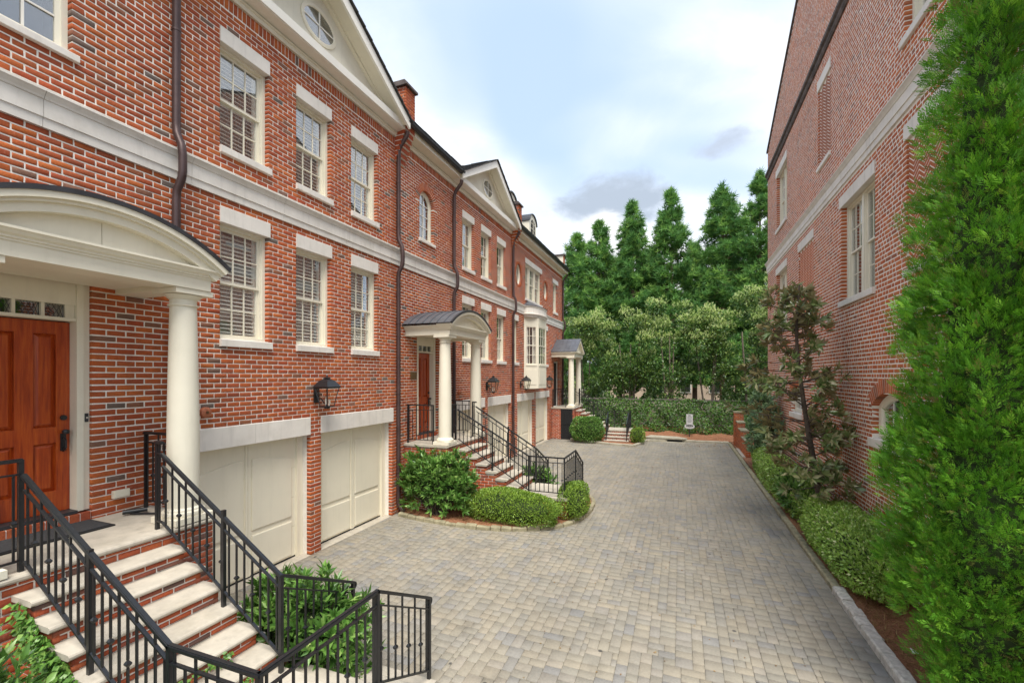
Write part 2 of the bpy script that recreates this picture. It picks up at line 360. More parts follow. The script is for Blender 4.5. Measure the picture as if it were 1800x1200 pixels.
def bricks_to_objects(parent, rects, O, U, Nn, mat, nind, exclude=None, depth=.1, prd=1.0, name='brick', stuffname='brickwork'):
    """rects (u0,u1,z0,z1): the nind that show largest become parts, the rest one stuff mesh"""
    O, U, Nn = Vector(O), Vector(U), Vector(Nn); rects = np.array(rects)
    ind = np.zeros(len(rects), bool)
    if nind:
        cu = (rects[:, 0] + rects[:, 1]) / 2; cz = (rects[:, 2] + rects[:, 3]) / 2
        X = O.x + U.x * cu; Y = O.y + U.y * cu; Z = O.z + cz
        D = -X * SA + Y * CA; Dm = np.maximum(D, .05)
        pu = 900 + FPX * (X * CA + Y * SA) / Dm; pv = HOR - FPX * (Z - EYE) / Dm
        view = np.stack([-X, -Y, EYE - Z], 1); dist = np.linalg.norm(view, axis=1)
        cosv = np.abs(view[:, 0] * Nn.x + view[:, 1] * Nn.y) / dist
        area = (rects[:, 1] - rects[:, 0]) * (rects[:, 3] - rects[:, 2]) * cosv / Dm ** 2
        ok = (D > .5) & (pu > 3) & (pu < 1797) & (pv > 3) & (pv < 1197)
        if exclude is not None: ok &= ~exclude(pu, pv)
        area = np.where(ok, area, -1); order = np.argsort(-area)[:nind]; order = order[area[order] > 0]; ind[order] = True
    rz = math.atan2(Nn.y, Nn.x)
    for i in np.nonzero(ind)[0]:
        u0, u1, z0, z1 = rects[i]; H = z1 - z0; L = BL - JT
        me = brick_mesh(mat, L, round(H, 3), depth, random.randrange(5))
        p = O + U * u0 + Vector((0, 0, z0)) + Nn * random.uniform(-.0005, .0035 * prd)
        o = link(name, me, parent, p); o.rotation_euler = (0, random.uniform(-.012, .012), rz); o.scale = (1, (u1 - u0) / L, 1)
    R = rects[~ind]; n = len(R)
    if not n: return
    c = CH; v = np.zeros((n, 12, 3))
    for k, (nn, ins) in enumerate(((0, c), (-c * .8, 0), (-depth, 0))):
        for q, (a, b) in enumerate(((0, 0), (1, 0), (1, 1), (0, 1))):
            v[:, k * 4 + q, 0] = nn
            v[:, k * 4 + q, 1] = (R[:, 1] - ins) if a else (R[:, 0] + ins)
            v[:, k * 4 + q, 2] = (R[:, 3] - ins) if b else (R[:, 2] + ins)
    v[:, :8] += RNG.uniform(-.0022, .0022, (n, 8, 3)) * np.array((.5 * prd, 1, 1)); v[:, 4:8, 0] += .0025; v[:, :8, 0] += RNG.uniform(-.0004, .0030 * prd, (n, 1))
    W = np.array(O)[None, None] + v[..., 0:1] * np.array(Nn) + v[..., 1:2] * np.array(U) + v[..., 2:3] * np.array((0, 0, 1.))
    W -= np.array(wl(parent))
    F = (BF[None] + (np.arange(n) * 12)[:, None, None]).reshape(-1, 4)
    t = np.repeat(RNG.random(n), 12)
    o = link(stuffname, npmesh(stuffname, W.reshape(-1, 3), F, mat, t), parent); o['kind'] = 'stuff'
def ivsub(iv, cuts):
    for a, b in cuts:
        nx = []
        for p, q in iv:
            if b <= p or a >= q: nx.append((p, q)); continue
            if a > p: nx.append((p, a))
            if b < q: nx.append((b, q))
        iv = nx
    return iv
def lay(u0, u1, z0, z1, openings=(), H=BH, L=BL, allowed=None, bond='run', seed=0, JT=JT):
    rects = []; k = 0; z = z0; r = random.Random(seed)
    while z < z1 - .02:
        zt = min(z + H, z1); zl, zh = z + JT / 2, zt - JT / 2; zm = (zl + zh) / 2
        if zh - zl > .012:
            iv = allowed(zl, zh) if allowed else [(u0, u1)]; cuts = []
            for op in openings:
                if op[0] == 'r':
                    if zh > op[3] + .004 and zl < op[4] - .004: cuts.append((op[1], op[2]))
                elif op[0] == 'a':       # round/segmental: centre, halfwidth, z0, zspring, radius, zc, ring
                    _, uc, hw, a0, sp, Rr, zc, ring = op
                    if zh > a0:
                        if zm < sp: cuts.append((uc - hw, uc + hw))
                        Ro = Rr + ring
                        if abs(zm - zc) < Ro and zm > sp - .02:
                            q = math.sqrt(max(0, Ro * Ro - (zh - zc) ** 2)); q = max(min(q, hw + ring * .95), (math.sqrt(max(0, Rr * Rr - (zm - zc) ** 2)) if zm < zc + Rr else 0) + .02)
                            if sp > zc + .01: q = min(q, max(hw, (zm - zc) * hw / (sp - zc) + .012))
                            cuts.append((uc - q, uc + q))
                elif op[0] == 'e':
                    _, uc, zc, a_, b_ = op
                    if abs(zm - zc) < b_: q = a_ * math.sqrt(1 - ((zm - zc) / b_) ** 2); cuts.append((uc - q, uc + q))
            iv = ivsub(iv, cuts)
            us = u0 - 2 * L + (0 if k % 2 else L / 2); edges = []
            if bond == 'run':
                x = us
                while x < u1 + L: edges.append((x, x + L)); x += L
            else:                        # mixed headers and stretchers
                x = us + r.uniform(-.05, .05)
                while x < u1 + L:
                    l = L if (r.random() < .42 or bond == 'str') else L * .52
                    edges.append((x, x + l)); x += l
            for p, q in iv:
                run = []
                for a, b in edges:
                    a2, b2 = max(a, p), min(b, q)
                    if b2 - a2 < .001: continue
                    if p < a and b < p + .001: continue
                    j = JT / 2
                    if a <= p and b2 - a2 < .07 and b2 < q - .01: carry = True; continue
                    if b >= q and b2 - a2 < .07 and run and run[-1][1] < q:
                        run[-1] = (run[-1][0], q, zl, zh); continue
                    run.append(((p if not run else a2 + j), b2 - (j if b < q else 0), zl, zh))
                rects += [t_ for t_ in run if t_[1] - t_[0] > .02]
        z = zt; k += 1
    return rects
def mortar_wall(parent, O, U, Nn, u0, u1, z0, z1, holes, back=.14, front=-.0050, mat='mortar', name='mortar_wall'):
    us = sorted({u0, u1, *[h for q in holes for h in q[:2]]}); zs = sorted({z0, z1, *[h for q in holes for h in q[2:]]})
    us = [a for a in us if u0 <= a <= u1]; zs = [a for a in zs if z0 <= a <= z1]
    O, U, Nn = Vector(O), Vector(U), Vector(Nn); m = MB()
    def P(n, u, z): return O + Nn * n + U * u + Vector((0, 0, z))
    def inh(u, z): return any(h[0] < u < h[1] and h[2] < z < h[3] for h in holes)
    for a, b in zip(us, us[1:]):
        for c, d in zip(zs, zs[1:]):
            if inh((a + b) / 2, (c + d) / 2): continue
            m.add([P(front, a, c), P(front, b, c), P(front, b, d), P(front, a, d)], [(0, 1, 2, 3)])
    for h in holes:
        for (ua, za), (ub, zb) in (((h[0], h[2]), (h[0], h[3])), ((h[1], h[2]), (h[1], h[3])), ((h[0], h[2]), (h[1], h[2])), ((h[0], h[3]), (h[1], h[3]))):
            m.add([P(front, ua, za), P(front, ub, zb), P(-back, ub, zb), P(-back, ua, za)], [(0, 1, 2, 3)])
    return m.build(name, mat, parent)
def arch_ring(parent, O, U, Nn, uc, zc, R, ring, a0, a1, n, mat, proud=.008, depth=.1):
    """radial bricks, each a part"""
    O, U, Nn = Vector(O), Vector(U), Vector(Nn)
    def P(nn, r, a): return O + Nn * nn + U * (uc + r * math.cos(a)) + Vector((0, 0, zc + r * math.sin(a)))
    m = MB(); g = .10
    for i in range(n):
        b0 = a0 + (a1 - a0) * (i + g) / n; b1 = a0 + (a1 - a0) * (i + 1 - g) / n
        q = MB(); c = .005
        ringf = [P(proud, R + c, b0 + .004), P(proud, R + ring - c, b0 + .004), P(proud, R + ring - c, b1 - .004), P(proud, R + c, b1 - .004)]
        ringm = [P(proud - .005, R, b0), P(proud - .005, R + ring, b0), P(proud - .005, R + ring, b1), P(proud - .005, R, b1)]
        ringb = [P(-depth, R, b0), P(-depth, R + ring, b0), P(-depth, R + ring, b1), P(-depth, R, b1)]
        q.sweep([ringf, ringm, ringb]); q.build('voussoir', mat, parent)
    K = 24
    f = [[P(.003, R + .006, a0 + (a1 - a0) * i / K), P(.003, R + ring, a0 + (a1 - a0) * i / K), P(-depth, R + ring, a0 + (a1 - a0) * i / K), P(-depth, R + .006, a0 + (a1 - a0) * i / K)] for i in range(K + 1)]
    m.sweep(f, closed=True); m.build('arch_mortar', 'mortar', parent)

# facade-frame writer: n (out of wall), u (along world Y), z
XF, XR = -6.46, 3.20
class FB(MB):
    def __init__(s, x0, sg=1): super().__init__(); s.x0 = x0; s.sg = sg
    def fbox(s, n0, n1, u0, u1, z0, z1):
        a, b = sorted((s.x0 + s.sg * n0, s.x0 + s.sg * n1)); return s.box(a, b, u0, u1, z0, z1)
    def fprism(s, poly_nz, u0, u1):
        return s.prism([(s.x0 + s.sg * n, z) for n, z in poly_nz], 'y', u0, u1)
    def pt(s, n, u, z): return (s.x0 + s.sg * n, u, z)

SHARED = {}
def unit_box_mesh(mat):
    if mat not in SHARED: SHARED[mat] = MB().box(-.5, .5, -.5, .5, -.5, .5).mesh('piece', mat)
    return SHARED[mat]
def piece(name, mat, parent, lo, hi, rot=None):
    lo, hi = Vector(lo), Vector(hi); o = link(name, unit_box_mesh(mat), parent, (lo + hi) / 2); o.scale = hi - lo
    if rot: o.rotation_euler = rot
    return o

def sash_window(house, x0, sg, u0, u1, z0, z1, cols=3, rows=2, recess=.085, blinds=0, single=True, archtop=False, paint='cream_paint', sashes=2, seed=0):
    """a window part: casing mesh; sub-parts sash, pane, blind_slat, recess"""
    m = FB(x0, sg); cw = .05
    n0, n1 = -recess - .10, -recess
    for a, b in ((u0, u0 + cw), (u1 - cw, u1)):
        m.fbox(n0, n1, a, b, z0, z1)
    m.fbox(n0, n1, u0 + cw, u1 - cw, z1 - cw, z1); m.fbox(n0, n1 + .015, u0 + cw, u1 - cw, z0, z0 + .04)
    # back bead
    for a, b in ((u0 + cw, u0 + cw + .02), (u1 - cw - .02, u1 - cw)): m.fbox(n0, n1 - .03, a, b, z0 + .04, z1 - cw)
    win = m.build('window', paint, house)
    a0, a1 = u0 + cw + .02, u1 - cw - .02; zz0, zz1 = z0 + .04, z1 - cw; zm = (zz0 + zz1) / 2
    secs = [(zm - .018, zz1, -recess - .05), (zz0, zm + .018, -recess - .08)] if sashes == 2 else [(zz0, zz1, -recess - .05)]
    sw = .038; panes = MB() if not single else None
    for s_, (c, d, nf) in enumerate(secs):
        q = FB(x0, sg); nb = nf - .03
        q.fbox(nb, nf, a0, a0 + sw, c, d); q.fbox(nb, nf, a1 - sw, a1, c, d)
        q.fbox(nb, nf, a0 + sw, a1 - sw, c, c + sw); q.fbox(nb, nf, a0 + sw, a1 - sw, d - sw, d)
        iu0, iu1, iz0, iz1 = a0 + sw, a1 - sw, c + sw, d - sw; mw = .017
        for i in range(1, cols):
            x = iu0 + (iu1 - iu0) * i / cols; q.fbox(nb + .006, nf - .004, x - mw / 2, x + mw / 2, iz0, iz1)
        for j in range(1, rows):
            y = iz0 + (iz1 - iz0) * j / rows
            for i in range(cols):
                xa = iu0 + (iu1 - iu0) * i / cols + (mw / 2 if i else 0); xb = iu0 + (iu1 - iu0) * (i + 1) / cols - (mw / 2 if i < cols - 1 else 0)
                q.fbox(nb + .006, nf - .005, xa, xb, y - mw / 2, y + mw / 2)
        q.build('sash', paint, win)
        for i in range(cols):
            for j in range(rows):
                xa = iu0 + (iu1 - iu0) * i / cols; xb = iu0 + (iu1 - iu0) * (i + 1) / cols
                ya = iz0 + (iz1 - iz0) * j / rows; yb = iz0 + (iz1 - iz0) * (j + 1) / rows
                nn = nf - .016
                xx = sorted((x0 + sg * (nn - .002), x0 + sg * (nn + .002)))
                piece('pane', 'glass', win, (xx[0], xa, ya), (xx[1], xb, yb))
    b = FB(x0, sg); bd = recess + .42                       # dark room behind
    b.fbox(-bd - .02, -bd, u0, u1, z0, z1); b.fbox(-bd, n0, u0 - .02, u0, z0, z1); b.fbox(-bd, n0, u1, u1 + .02, z0, z1)
    b.fbox(-bd, n0, u0, u1, z0 - .02, z0); b.fbox(-bd, n0, u0, u1, z1, z1 + .02); b.build('recess', 'room', win)
    if blinds:
        k = blinds; rr = random.Random(seed); tilt = (.72 if z0 < 6 else .48) + rr.uniform(-.08, .08); nc = -recess - .15
        st = FB(x0, sg)
        st.fbox(nc - .02, nc + .02, a0, a0 + .05, zz0, zz1); st.fbox(nc - .02, nc + .02, a1 - .05, a1, zz0, zz1)
        st.fbox(nc - .02, nc + .02, a0 + .05, a1 - .05, zm - .03, zm + .03); st.build('shutter_frame', 'slat', win)
        if single:
            for i in range(k):
                z = zz0 + .05 + (zz1 - zz0 - .1) * (i + .5) / k
                piece('blind_slat', 'slat', win, (x0 + sg * nc - .034, a0 + .05, z - .004), (x0 + sg * nc + .034, a1 - .05, z + .004), (0, sg * tilt, 0))
        else:
            q = MB(); c_, s__ = math.cos(tilt), math.sin(tilt)
            for i in range(k):
                z = zz0 + .05 + (zz1 - zz0 - .1) * (i + .5) / k; xc = x0 + sg * nc; h = .034
                q.add([(xc - h * c_, a0 + .05, z + sg * h * s__), (xc + h * c_, a0 + .05, z - sg * h * s__), (xc + h * c_, a1 - .05, z - sg * h * s__), (xc - h * c_, a1 - .05, z + sg * h * s__)], [(0, 1, 2, 3)])
            q.build('blind_slats', 'slat', win, kind='stuff')
    return win
def stone(house, name, x0, sg, u0, u1, z0, z1, proud=.022, back=.09, mat='limestone', slope=0):
    m = FB(x0, sg); c = .006
    m.fprism([(-back, z0), (proud - c, z0), (proud, z0 + c), (proud, z1 - c - slope), (proud - c, z1 - slope), (-back, z1)], u0, u1)
    return m.build(name, mat, house)

# ------------------------------------------------------------------ ground
def in_poly(x, y, poly):
    c = False; n = len(poly)
    for i in range(n):
        x1, y1 = poly[i]; x2, y2 = poly[(i + 1) % n]
        if (y1 > y) != (y2 > y) and x < (x2 - x1) * (y - y1) / (y2 - y1) + x1: c = not c
    return c
def catmull(pts, k=8, closed=False):
    out_ = []; n = len(pts)
    for i in range(n if closed else n - 1):
        p = [Vector(pts[j % n] if closed else pts[max(0, min(n - 1, j))]) for j in (i - 1, i, i + 1, i + 2)]
        for q in range(k):
            t = q / k
            out_.append(.5 * ((2 * p[1]) + (p[2] - p[0]) * t + (2 * p[0] - 5 * p[1] + 4 * p[2] - p[3]) * t * t + (3 * p[1] - p[0] - 3 * p[2] + p[3]) * t ** 3))
    if not closed: out_.append(Vector(pts[-1]))
    return out_
PITCH = 7.88
MID_EDGE = catmull([(-6.30, 8.98), (-5.6, 8.85), (-4.7, 8.79), (-3.75, 8.86), (-3.05, 9.13), (-2.5, 9.55), (-2.20, 10.15), (-2.10, 10.9), (-2.16, 11.7), (-2.36, 12.15)], 6)
MID_BED = [(p.x, p.y) for p in MID_EDGE] + [(-3.3, 12.3), (-4.6, 12.2), (-6.44, 12.05)]
FAR_EDGE = catmull([(-5.35, 22.75), (-4.6, 22.35), (-3.7, 21.95), (-2.9, 21.6), (-2.3, 21.45), (-1.95, 21.8), (-1.8, 22.6), (-1.72, 23.5), (-1.3, 23.95), (-.2, 24.0), (1.0, 24.1), (2.2, 24.2)], 5)
g = MB(); g.add([(-140, -60, -.09), (140, -60, -.09), (140, 260, -.09), (-140, 260, -.09)], [(0, 1, 2, 3)])
gr = g.build('ground', 'far_ground'); gr['kind'] = 'structure'
drive = link('driveway', MB().add([(-6.75, -2, -.012), (2.3, -2, -.012), (2.3, 26, -.012), (-6.75, 26, -.012)], [(0, 1, 2, 3)]).mesh('driveway', 'joint_sand'))
drive['kind'] = 'structure'; WLOC['driveway'] = Vector((0, 0, 0))
# pavers: random ashlar filled on a fine grid
def make_pavers():
    cs = .064; x0, y0 = -6.72, .6; nx, ny = int(8.92 / cs), int(24.0 / cs)
    occ = np.zeros((nx + 4, ny + 4), bool); rects = []
    opts = [(2, 2), (3, 2), (2, 3), (3, 3), (2, 2), (3, 2), (4, 2), (2, 4)]
    r = random.Random(3)
    for j in range(ny):
        for i in range(nx):
            if occ[i, j]: continue
            o = opts[:]; r.shuffle(o); o += [(2, 1), (1, 2), (1, 1)]
            for a, b in o:
                if i + a > nx: continue
                if occ[i:i + a, j:j + b].any(): continue
                # avoid leaving single-cell slivers where possible
                if a > 1 and i + a < nx and not occ[i + a, j] and (i + a + 1 >= nx or occ[i + a + 1, j]) and r.random() < .9: continue
                occ[i:i + a, j:j + b] = True; rects.append((x0 + i * cs, x0 + (i + a) * cs, y0 + j * cs, y0 + (j + b) * cs)); break
    R = []
    for q in rects:
        cx, cy = (q[0] + q[1]) / 2, (q[2] + q[3]) / 2
        if in_poly(cx, cy, MID_BED) and in_poly(q[0], q[2], MID_BED) and in_poly(q[1], q[2], MID_BED): continue
        if cx < -6.2 and cy < 4: continue
        R.append(q)
    R = np.array(R); j = .0022
    R[:, 0] += j; R[:, 1] -= j; R[:, 2] += j; R[:, 3] -= j
    cx, cy = (R[:, 0] + R[:, 1]) / 2, (R[:, 2] + R[:, 3]) / 2
    D = -cx * SA + cy * CA; pu = 900 + FPX * (cx * CA + cy * SA) / np.maximum(D, .1); pv = HOR + FPX * EYE / np.maximum(D, .1)
    A = (R[:, 1] - R[:, 0]) * (R[:, 3] - R[:, 2]) / np.maximum(D, .1) ** 3
    ok = (D > 1) & (pu > 5) & (pu < 1600) & (pv < 1195) & ~((pu < 760) & (pv > 1000)) & ~((pu < 640) & (pv > 930))
    A = np.where(ok, A, -1); order = np.argsort(-A)[:300]; ind = np.zeros(len(R), bool); ind[order] = True
    meshes = {}
    for k in order:
        a, b, c_, d = R[k]; key = (round(b - a, 2), round(d - c_, 2))
        if key not in meshes:
            hx, hy = (b - a) / 2, (d - c_) / 2; c = .005
            v = [(sx * (hx - c), sy * (hy - c), 0) for sx, sy in ((-1, -1), (1, -1), (1, 1), (-1, 1))] + [(sx * hx, sy * hy, -.005) for sx, sy in ((-1, -1), (1, -1), (1, 1), (-1, 1))] + [(sx * hx, sy * hy, -.05) for sx, sy in ((-1, -1), (1, -1), (1, 1), (-1, 1))]
            meshes[key] = npmesh('paver', np.array(v), BF, 'paver')
        o = link('paver', meshes[key], drive, ((a + b) / 2, (c_ + d) / 2, random.uniform(-.002, .002)))
        o.rotation_euler = (random.uniform(-.006, .006), random.uniform(-.006, .006), random.uniform(-.008, .008))
    Q = R[~ind]; n = len(Q); v = np.zeros((n, 12, 3))
    for k, (zz_, ins) in enumerate(((0, .005), (-.005, 0), (-.05, 0))):
        for q, (a, b) in enumerate(((0, 0), (1, 0), (1, 1), (0, 1))):
            v[:, k * 4 + q, 0] = (Q[:, 1] - ins) if a else (Q[:, 0] + ins)
            v[:, k * 4 + q, 1] = (Q[:, 3] - ins) if b else (Q[:, 2] + ins)
            v[:, k * 4 + q, 2] = zz_
    v[..., 2] += RNG.uniform(-.0025, .002, (n, 1)); v[:, :4, 2] += RNG.uniform(-.001, .001, (n, 4)); v[:, :8, :2] += RNG.uniform(-.0015, .0015, (n, 8, 2))
    F = (BF[None] + (np.arange(n) * 12)[:, None, None]).reshape(-1, 4)
    o = link('paving_field', npmesh('paving_field', v.reshape(-1, 3), F, 'paver', np.repeat(RNG.random(n), 12)), drive); o['kind'] = 'stuff'
make_pavers()

# planting beds
def slab(name, poly, z0, z1, mat):
    o = MB().prism(poly, 'z', z0, z1).build(name, mat); o['kind'] = 'structure'; return o
slab('mulch_bed', MID_BED, -.05, .075, 'mulch')
slab('mulch_bed', [(2.32, -1), (3.3, -1), (3.3, 24.3), (2.32, 24.3)], -.05, .06, 'mulch')
slab('mulch_bed', [(-6.44, .2), (-2.7, .2), (-2.7, 2.0), (-6.44, 2.0)], -.05, .05, 'mulch')
slab('mulch_bed', [(-5.0, 3.2), (-2.75, 3.2), (-2.75, 4.15), (-5.0, 4.15)], -.05, .05, 'mulch')
def far_bank():
    m = MB(); xs = np.linspace(-9, 6, 31); rows = [(21.2, -.04), (22.6, .02), (24.1, .07), (25.2, .26), (26.6, .62), (28.2, .8)]
    e = [(p.x, p.y) for p in FAR_EDGE]
    def edge_y(x):
        ys = [e[i][1] + (e[i + 1][1] - e[i][1]) * (x - e[i][0]) / (e[i + 1][0] - e[i][0]) for i in range(len(e) - 1) if min(e[i][0], e[i + 1][0]) <= x <= max(e[i][0], e[i + 1][0]) and e[i][0] != e[i + 1][0]]
        return max(ys) if ys else (22.8 if x < -5.3 else 24.2)
    vs = []; K = 10
    for x in xs:
        y0 = edge_y(x) + .06
        for k in range(K):
            t = k / (K - 1); y = y0 + (28.5 - y0) * t
            z = .08 + max(0, (y - 24.6)) * .17 + random.uniform(-.015, .015) * (k > 0)
            vs.append((x, y, min(z, .75)))
    fs = [(i * K + k, (i + 1) * K + k, (i + 1) * K + k + 1, i * K + k + 1) for i in range(len(xs) - 1) for k in range(K - 1)]
    o = MB().add(vs, fs).build('mulch_bank', 'mulch', smooth=True); o['kind'] = 'structure'
far_bank()

# kerbs: one structure each, the stones are its parts
def kerb_line(pts, width, height, mat, length, jig=.012, rough=.008, name='kerb', stone_name='kerb_stone', solid=False):
    root = link(name, None); root['kind'] = 'structure'; WLOC[root.name] = Vector((0, 0, 0))
    P = [Vector((p[0], p[1], 0)) for p in pts]; acc = [0]
    for a, b in zip(P, P[1:]): acc.append(acc[-1] + (b - a).length)
    def at(s):
        for i in range(len(P) - 1):
            if s <= acc[i + 1] or i == len(P) - 2: return P[i].lerp(P[i + 1], (s - acc[i]) / max(1e-6, acc[i + 1] - acc[i]))
    s = 0; tot = acc[-1]
    while s < tot - .05:
        l = min(length * random.uniform(.8, 1.2), tot - s); a, b = at(s + .006), at(s + l - .006); d = (b - a).normalized(); nrm = Vector((d.y, -d.x, 0))
        h = height + random.uniform(-jig, jig); m = MB(); c = .022
        sec = [(-width / 2, -.06), (width / 2, -.06), (width / 2, h - c), (width / 2 - c, h), (-width / 2 + c, h), (-width / 2, h - c)]
        rings = []
        for t, ins in ((0, .012), (.06, 0), (.5, 0), (.94, 0), (1, .012)):
            p = a.lerp(b, t); jit = [random.uniform(-rough, rough) for _ in sec]
            rings.append([tuple(p + nrm * (q * (1 - ins * 4) + jit[i]) + Vector((0, 0, zz - (ins if zz > 0 else 0) + jit[-1 - i]))) for i, (q, zz) in enumerate(sec)])
        m.sweep(rings).build(stone_name, mat, root, loc=tuple((a + b) / 2)); s += l
    return root
kerb_line([(2.29, 1.5), (2.27, 8.2)], .16, .10, 'granite', .27)
kerb_line([(2.27, 8.2), (2.22, 24.1)], .13, .08, 'mossy_kerb', .42, .005, .005)
kerb_line([(p.x, p.y) for p in MID_EDGE], .11, .085, 'mossy_kerb', .27)
kerb_line([(p.x, p.y) for p in FAR_EDGE], .16, .11, 'concrete', 1.1, .003, .004)

# storm drain at the far kerb
t_ = thing('storm_drain', 'low concrete storm drain with a dark slot at the far end of the drive', 'storm drain', (-.6, 23.75, 0))
MB().prism([(-1.75, 23.86), (.1, 23.80), (.3, 24.05), (-.2, 24.55), (-1.5, 24.7)], 'z', .135, .20).build('lid', 'concrete', t_)
MB().box(-1.66, .06, 23.88, 24.2, -.02, .133).build('slot', 'black', t_)
MB().box(-1.78, .2, 23.62, 23.84, -.02, .012).build('apron', 'concrete', t_)

# ------------------------------------------------------------------ left townhouses
def portico(house, cy, gable=False, xf=XF, half=1.16, colx=-5.42, colh=.87, front=-5.20, zb=4.34, zl=1.67):
    p = part('portico', house)
    ext = 1.04
    # entablature beams
    m = MB()
    m.box(front - .32, front, cy - ext, cy + ext, zb, zb + .13)
    m.box(xf + .004, front - .32, cy - ext, cy - ext + .30, zb, zb + .13); m.box(xf + .004, front - .32, cy + ext - .30, cy + ext, zb, zb + .13)
    m.build('entablature', 'cream_paint', p)
    # soffit panel
    MB().box(xf + .004, front - .32, cy - ext + .30, cy + ext - .30, zb + .055, zb + .09).build('soffit', 'cream_paint', p)
    # stepped crown moulding round three sides
    m = MB(); prof = [(0, 0), (.012, 0), (.012, .02), (.03, .025), (.03, .04), (.055, .055), (.075, .085), (.09, .09), (.09, .112), (0, .112)]
    rings = []
    for (sx, sy, ox, oy) in ((xf + .004, cy - ext, 0, -1), (front, cy - ext, 1, -1), (front, cy + ext, 1, 1), (xf + .004, cy + ext, 0, 1)):
        rings.append([(sx + ox * q, sy + oy * q, zb + .13 + zz) for q, zz in prof])
    m.sweep(rings).build('cornice', 'cream_paint', p)
    zc = zb + .243
    if not gable:
        rise = .40; hc = half; R = (hc * hc + rise * rise) / (2 * rise); c0 = zc + rise - R; a0 = math.asin(hc / R); K = 28
        def arc(r, x, aa=a0): return [(x, cy + r * math.sin(-aa + 2 * aa * i / K), c0 + r * math.cos(-aa + 2 * aa * i / K)) for i in range(K + 1)]
        # roof panels with seams (barrel)
        n = 7; xs = [xf + .004 + (front + .13 - xf - .004) * i / n for i in range(n + 1)]
        for i in range(n):
            q = MB(); A = arc(R + .05, xs[i] + .003); B = arc(R + .05, xs[i + 1] - .003); A2 = arc(R + .035, xs[i] + .003); B2 = arc(R + .035, xs[i + 1] - .003)
            q.sweep([[A[k], B[k], B2[k], A2[k]] for k in range(K + 1)]).build('roof_panel', 'lead_roof', p)
        for i in range(1, n):
            q = MB(); x = xs[i]; o1 = arc(R + .068, x - .006); o2 = arc(R + .068, x + .006); i1 = arc(R + .036, x - .006); i2 = arc(R + .036, x + .006)
            q.sweep([[o1[k], o2[k], i2[k], i1[k]] for k in range(K + 1)]).build('roof_seam', 'lead_roof', p)
        # roof edge strip
        q = MB(); o1 = arc(R + .056, front + .10); o2 = arc(R + .056, front + .145); i1 = arc(R + .012, front + .10); i2 = arc(R + .012, front + .145)
        q.sweep([[o1[k], o2[k], i2[k], i1[k]] for k in range(K + 1)]).build('roof_edge', 'dark_metal', p)
        # archivolt: stepped rings
        for r0, r1, xa, xb in ((-.045, .012, front - .3, front + .13), (-.075, -.045, front - .3, front + .095), (-.155, -.075, front - .3, front + .06)):
            q = MB(); o1 = arc(R + r1, xa); o2 = arc(R + r1, xb); i1 = arc(R + r0, xa); i2 = arc(R + r0, xb)
            q.sweep([[o1[k], o2[k], i2[k], i1[k]] for k in range(K + 1)]).build('archivolt', 'cream_paint', p)
        # tympanum in two boards
        for s_ in (-1, 1):
            pts = [(cy + s_ * .003, zc - .005)]; a1 = a0 * .97
            pts += [(cy + s_ * (R - .13) * math.sin(a1 * (1 - i / 14)), c0 + (R - .13) * math.cos(a1 * (1 - i / 14))) for i in range(14)] + [(cy + s_ * .003, c0 + R - .13)]
            pts = [q_ for q_ in pts if q_[1] >= zc - .006]
            MB().prism(pts, 'x', front - .06, front - .035).build('tympanum', 'cream_paint', p)
        # infill over the flat soffit
    else:
        hc = half + .02; rise = .72
        for s_ in (-1, 1):
            n = 6; xs = [xf + .004 + (front + .12 - xf - .004) * i / n for i in range(n + 1)]
            for i in range(n):
                MB().strip([(xs[i] + .003, cy, zc + rise + .05), (xs[i] + .003, cy + s_ * hc, zc + .05), (xs[i] + .003, cy + s_ * hc, zc + .02), (xs[i] + .003, cy, zc + rise + .02)],
                           [(xs[i + 1] - .003, cy, zc + rise + .05), (xs[i + 1] - .003, cy + s_ * hc, zc + .05), (xs[i + 1] - .003, cy + s_ * hc, zc + .02), (xs[i + 1] - .003, cy, zc + rise + .02)]).build('roof_panel', 'lead_roof', p)
            MB().strip([(front - .2, cy, zc + rise + .018), (front - .2, cy + s_ * hc, zc + .018), (front - .2, cy + s_ * (hc - .2), zc), (front - .2, cy, zc + rise - .14)],
                       [(front + .09, cy, zc + rise + .018), (front + .09, cy + s_ * hc, zc + .018), (front + .09, cy + s_ * (hc - .2), zc), (front + .09, cy, zc + rise - .14)]).build('raking_cornice', 'cream_paint', p)
        MB().prism([(cy - hc + .2, zc), (cy + hc - .2, zc), (cy, zc + rise - .13)], 'x', front - .08, front - .04).build('tympanum', 'cream_paint', p)
    # columns with base and capital
    for s_ in (-1, 1):
        y = cy + s_ * colh; H = zb - zl - .004; q = MB()
        q.box(colx - .215, colx + .215, y - .215, y + .215, zl + .006, zl + .075)
        pr = [(.205, .077), (.213, .10), (.205, .125), (.182, .132), (.180, .15), (.165, .165)]
        pr += [(.158 + (.130 - .158) * max(0, (t - .3) / .7) ** 1.4 if t > .3 else .158, .17 + (H - .36) * t) for t in [i / 12 for i in range(13)]]
        pr += [(.150, H - .185), (.152, H - .172), (.131, H - .165), (.131, H - .115), (.15, H - .10), (.178, H - .072), (.185, H - .062)]
        q.lathe([(r, zl + z) for r, z in pr], colx, y, 32)
        q.box(colx - .205, colx + .205, y - .205, y + .205, zb - .061, zb - .003)
        q.build('column', 'cream_paint', p, smooth=True)
    return p

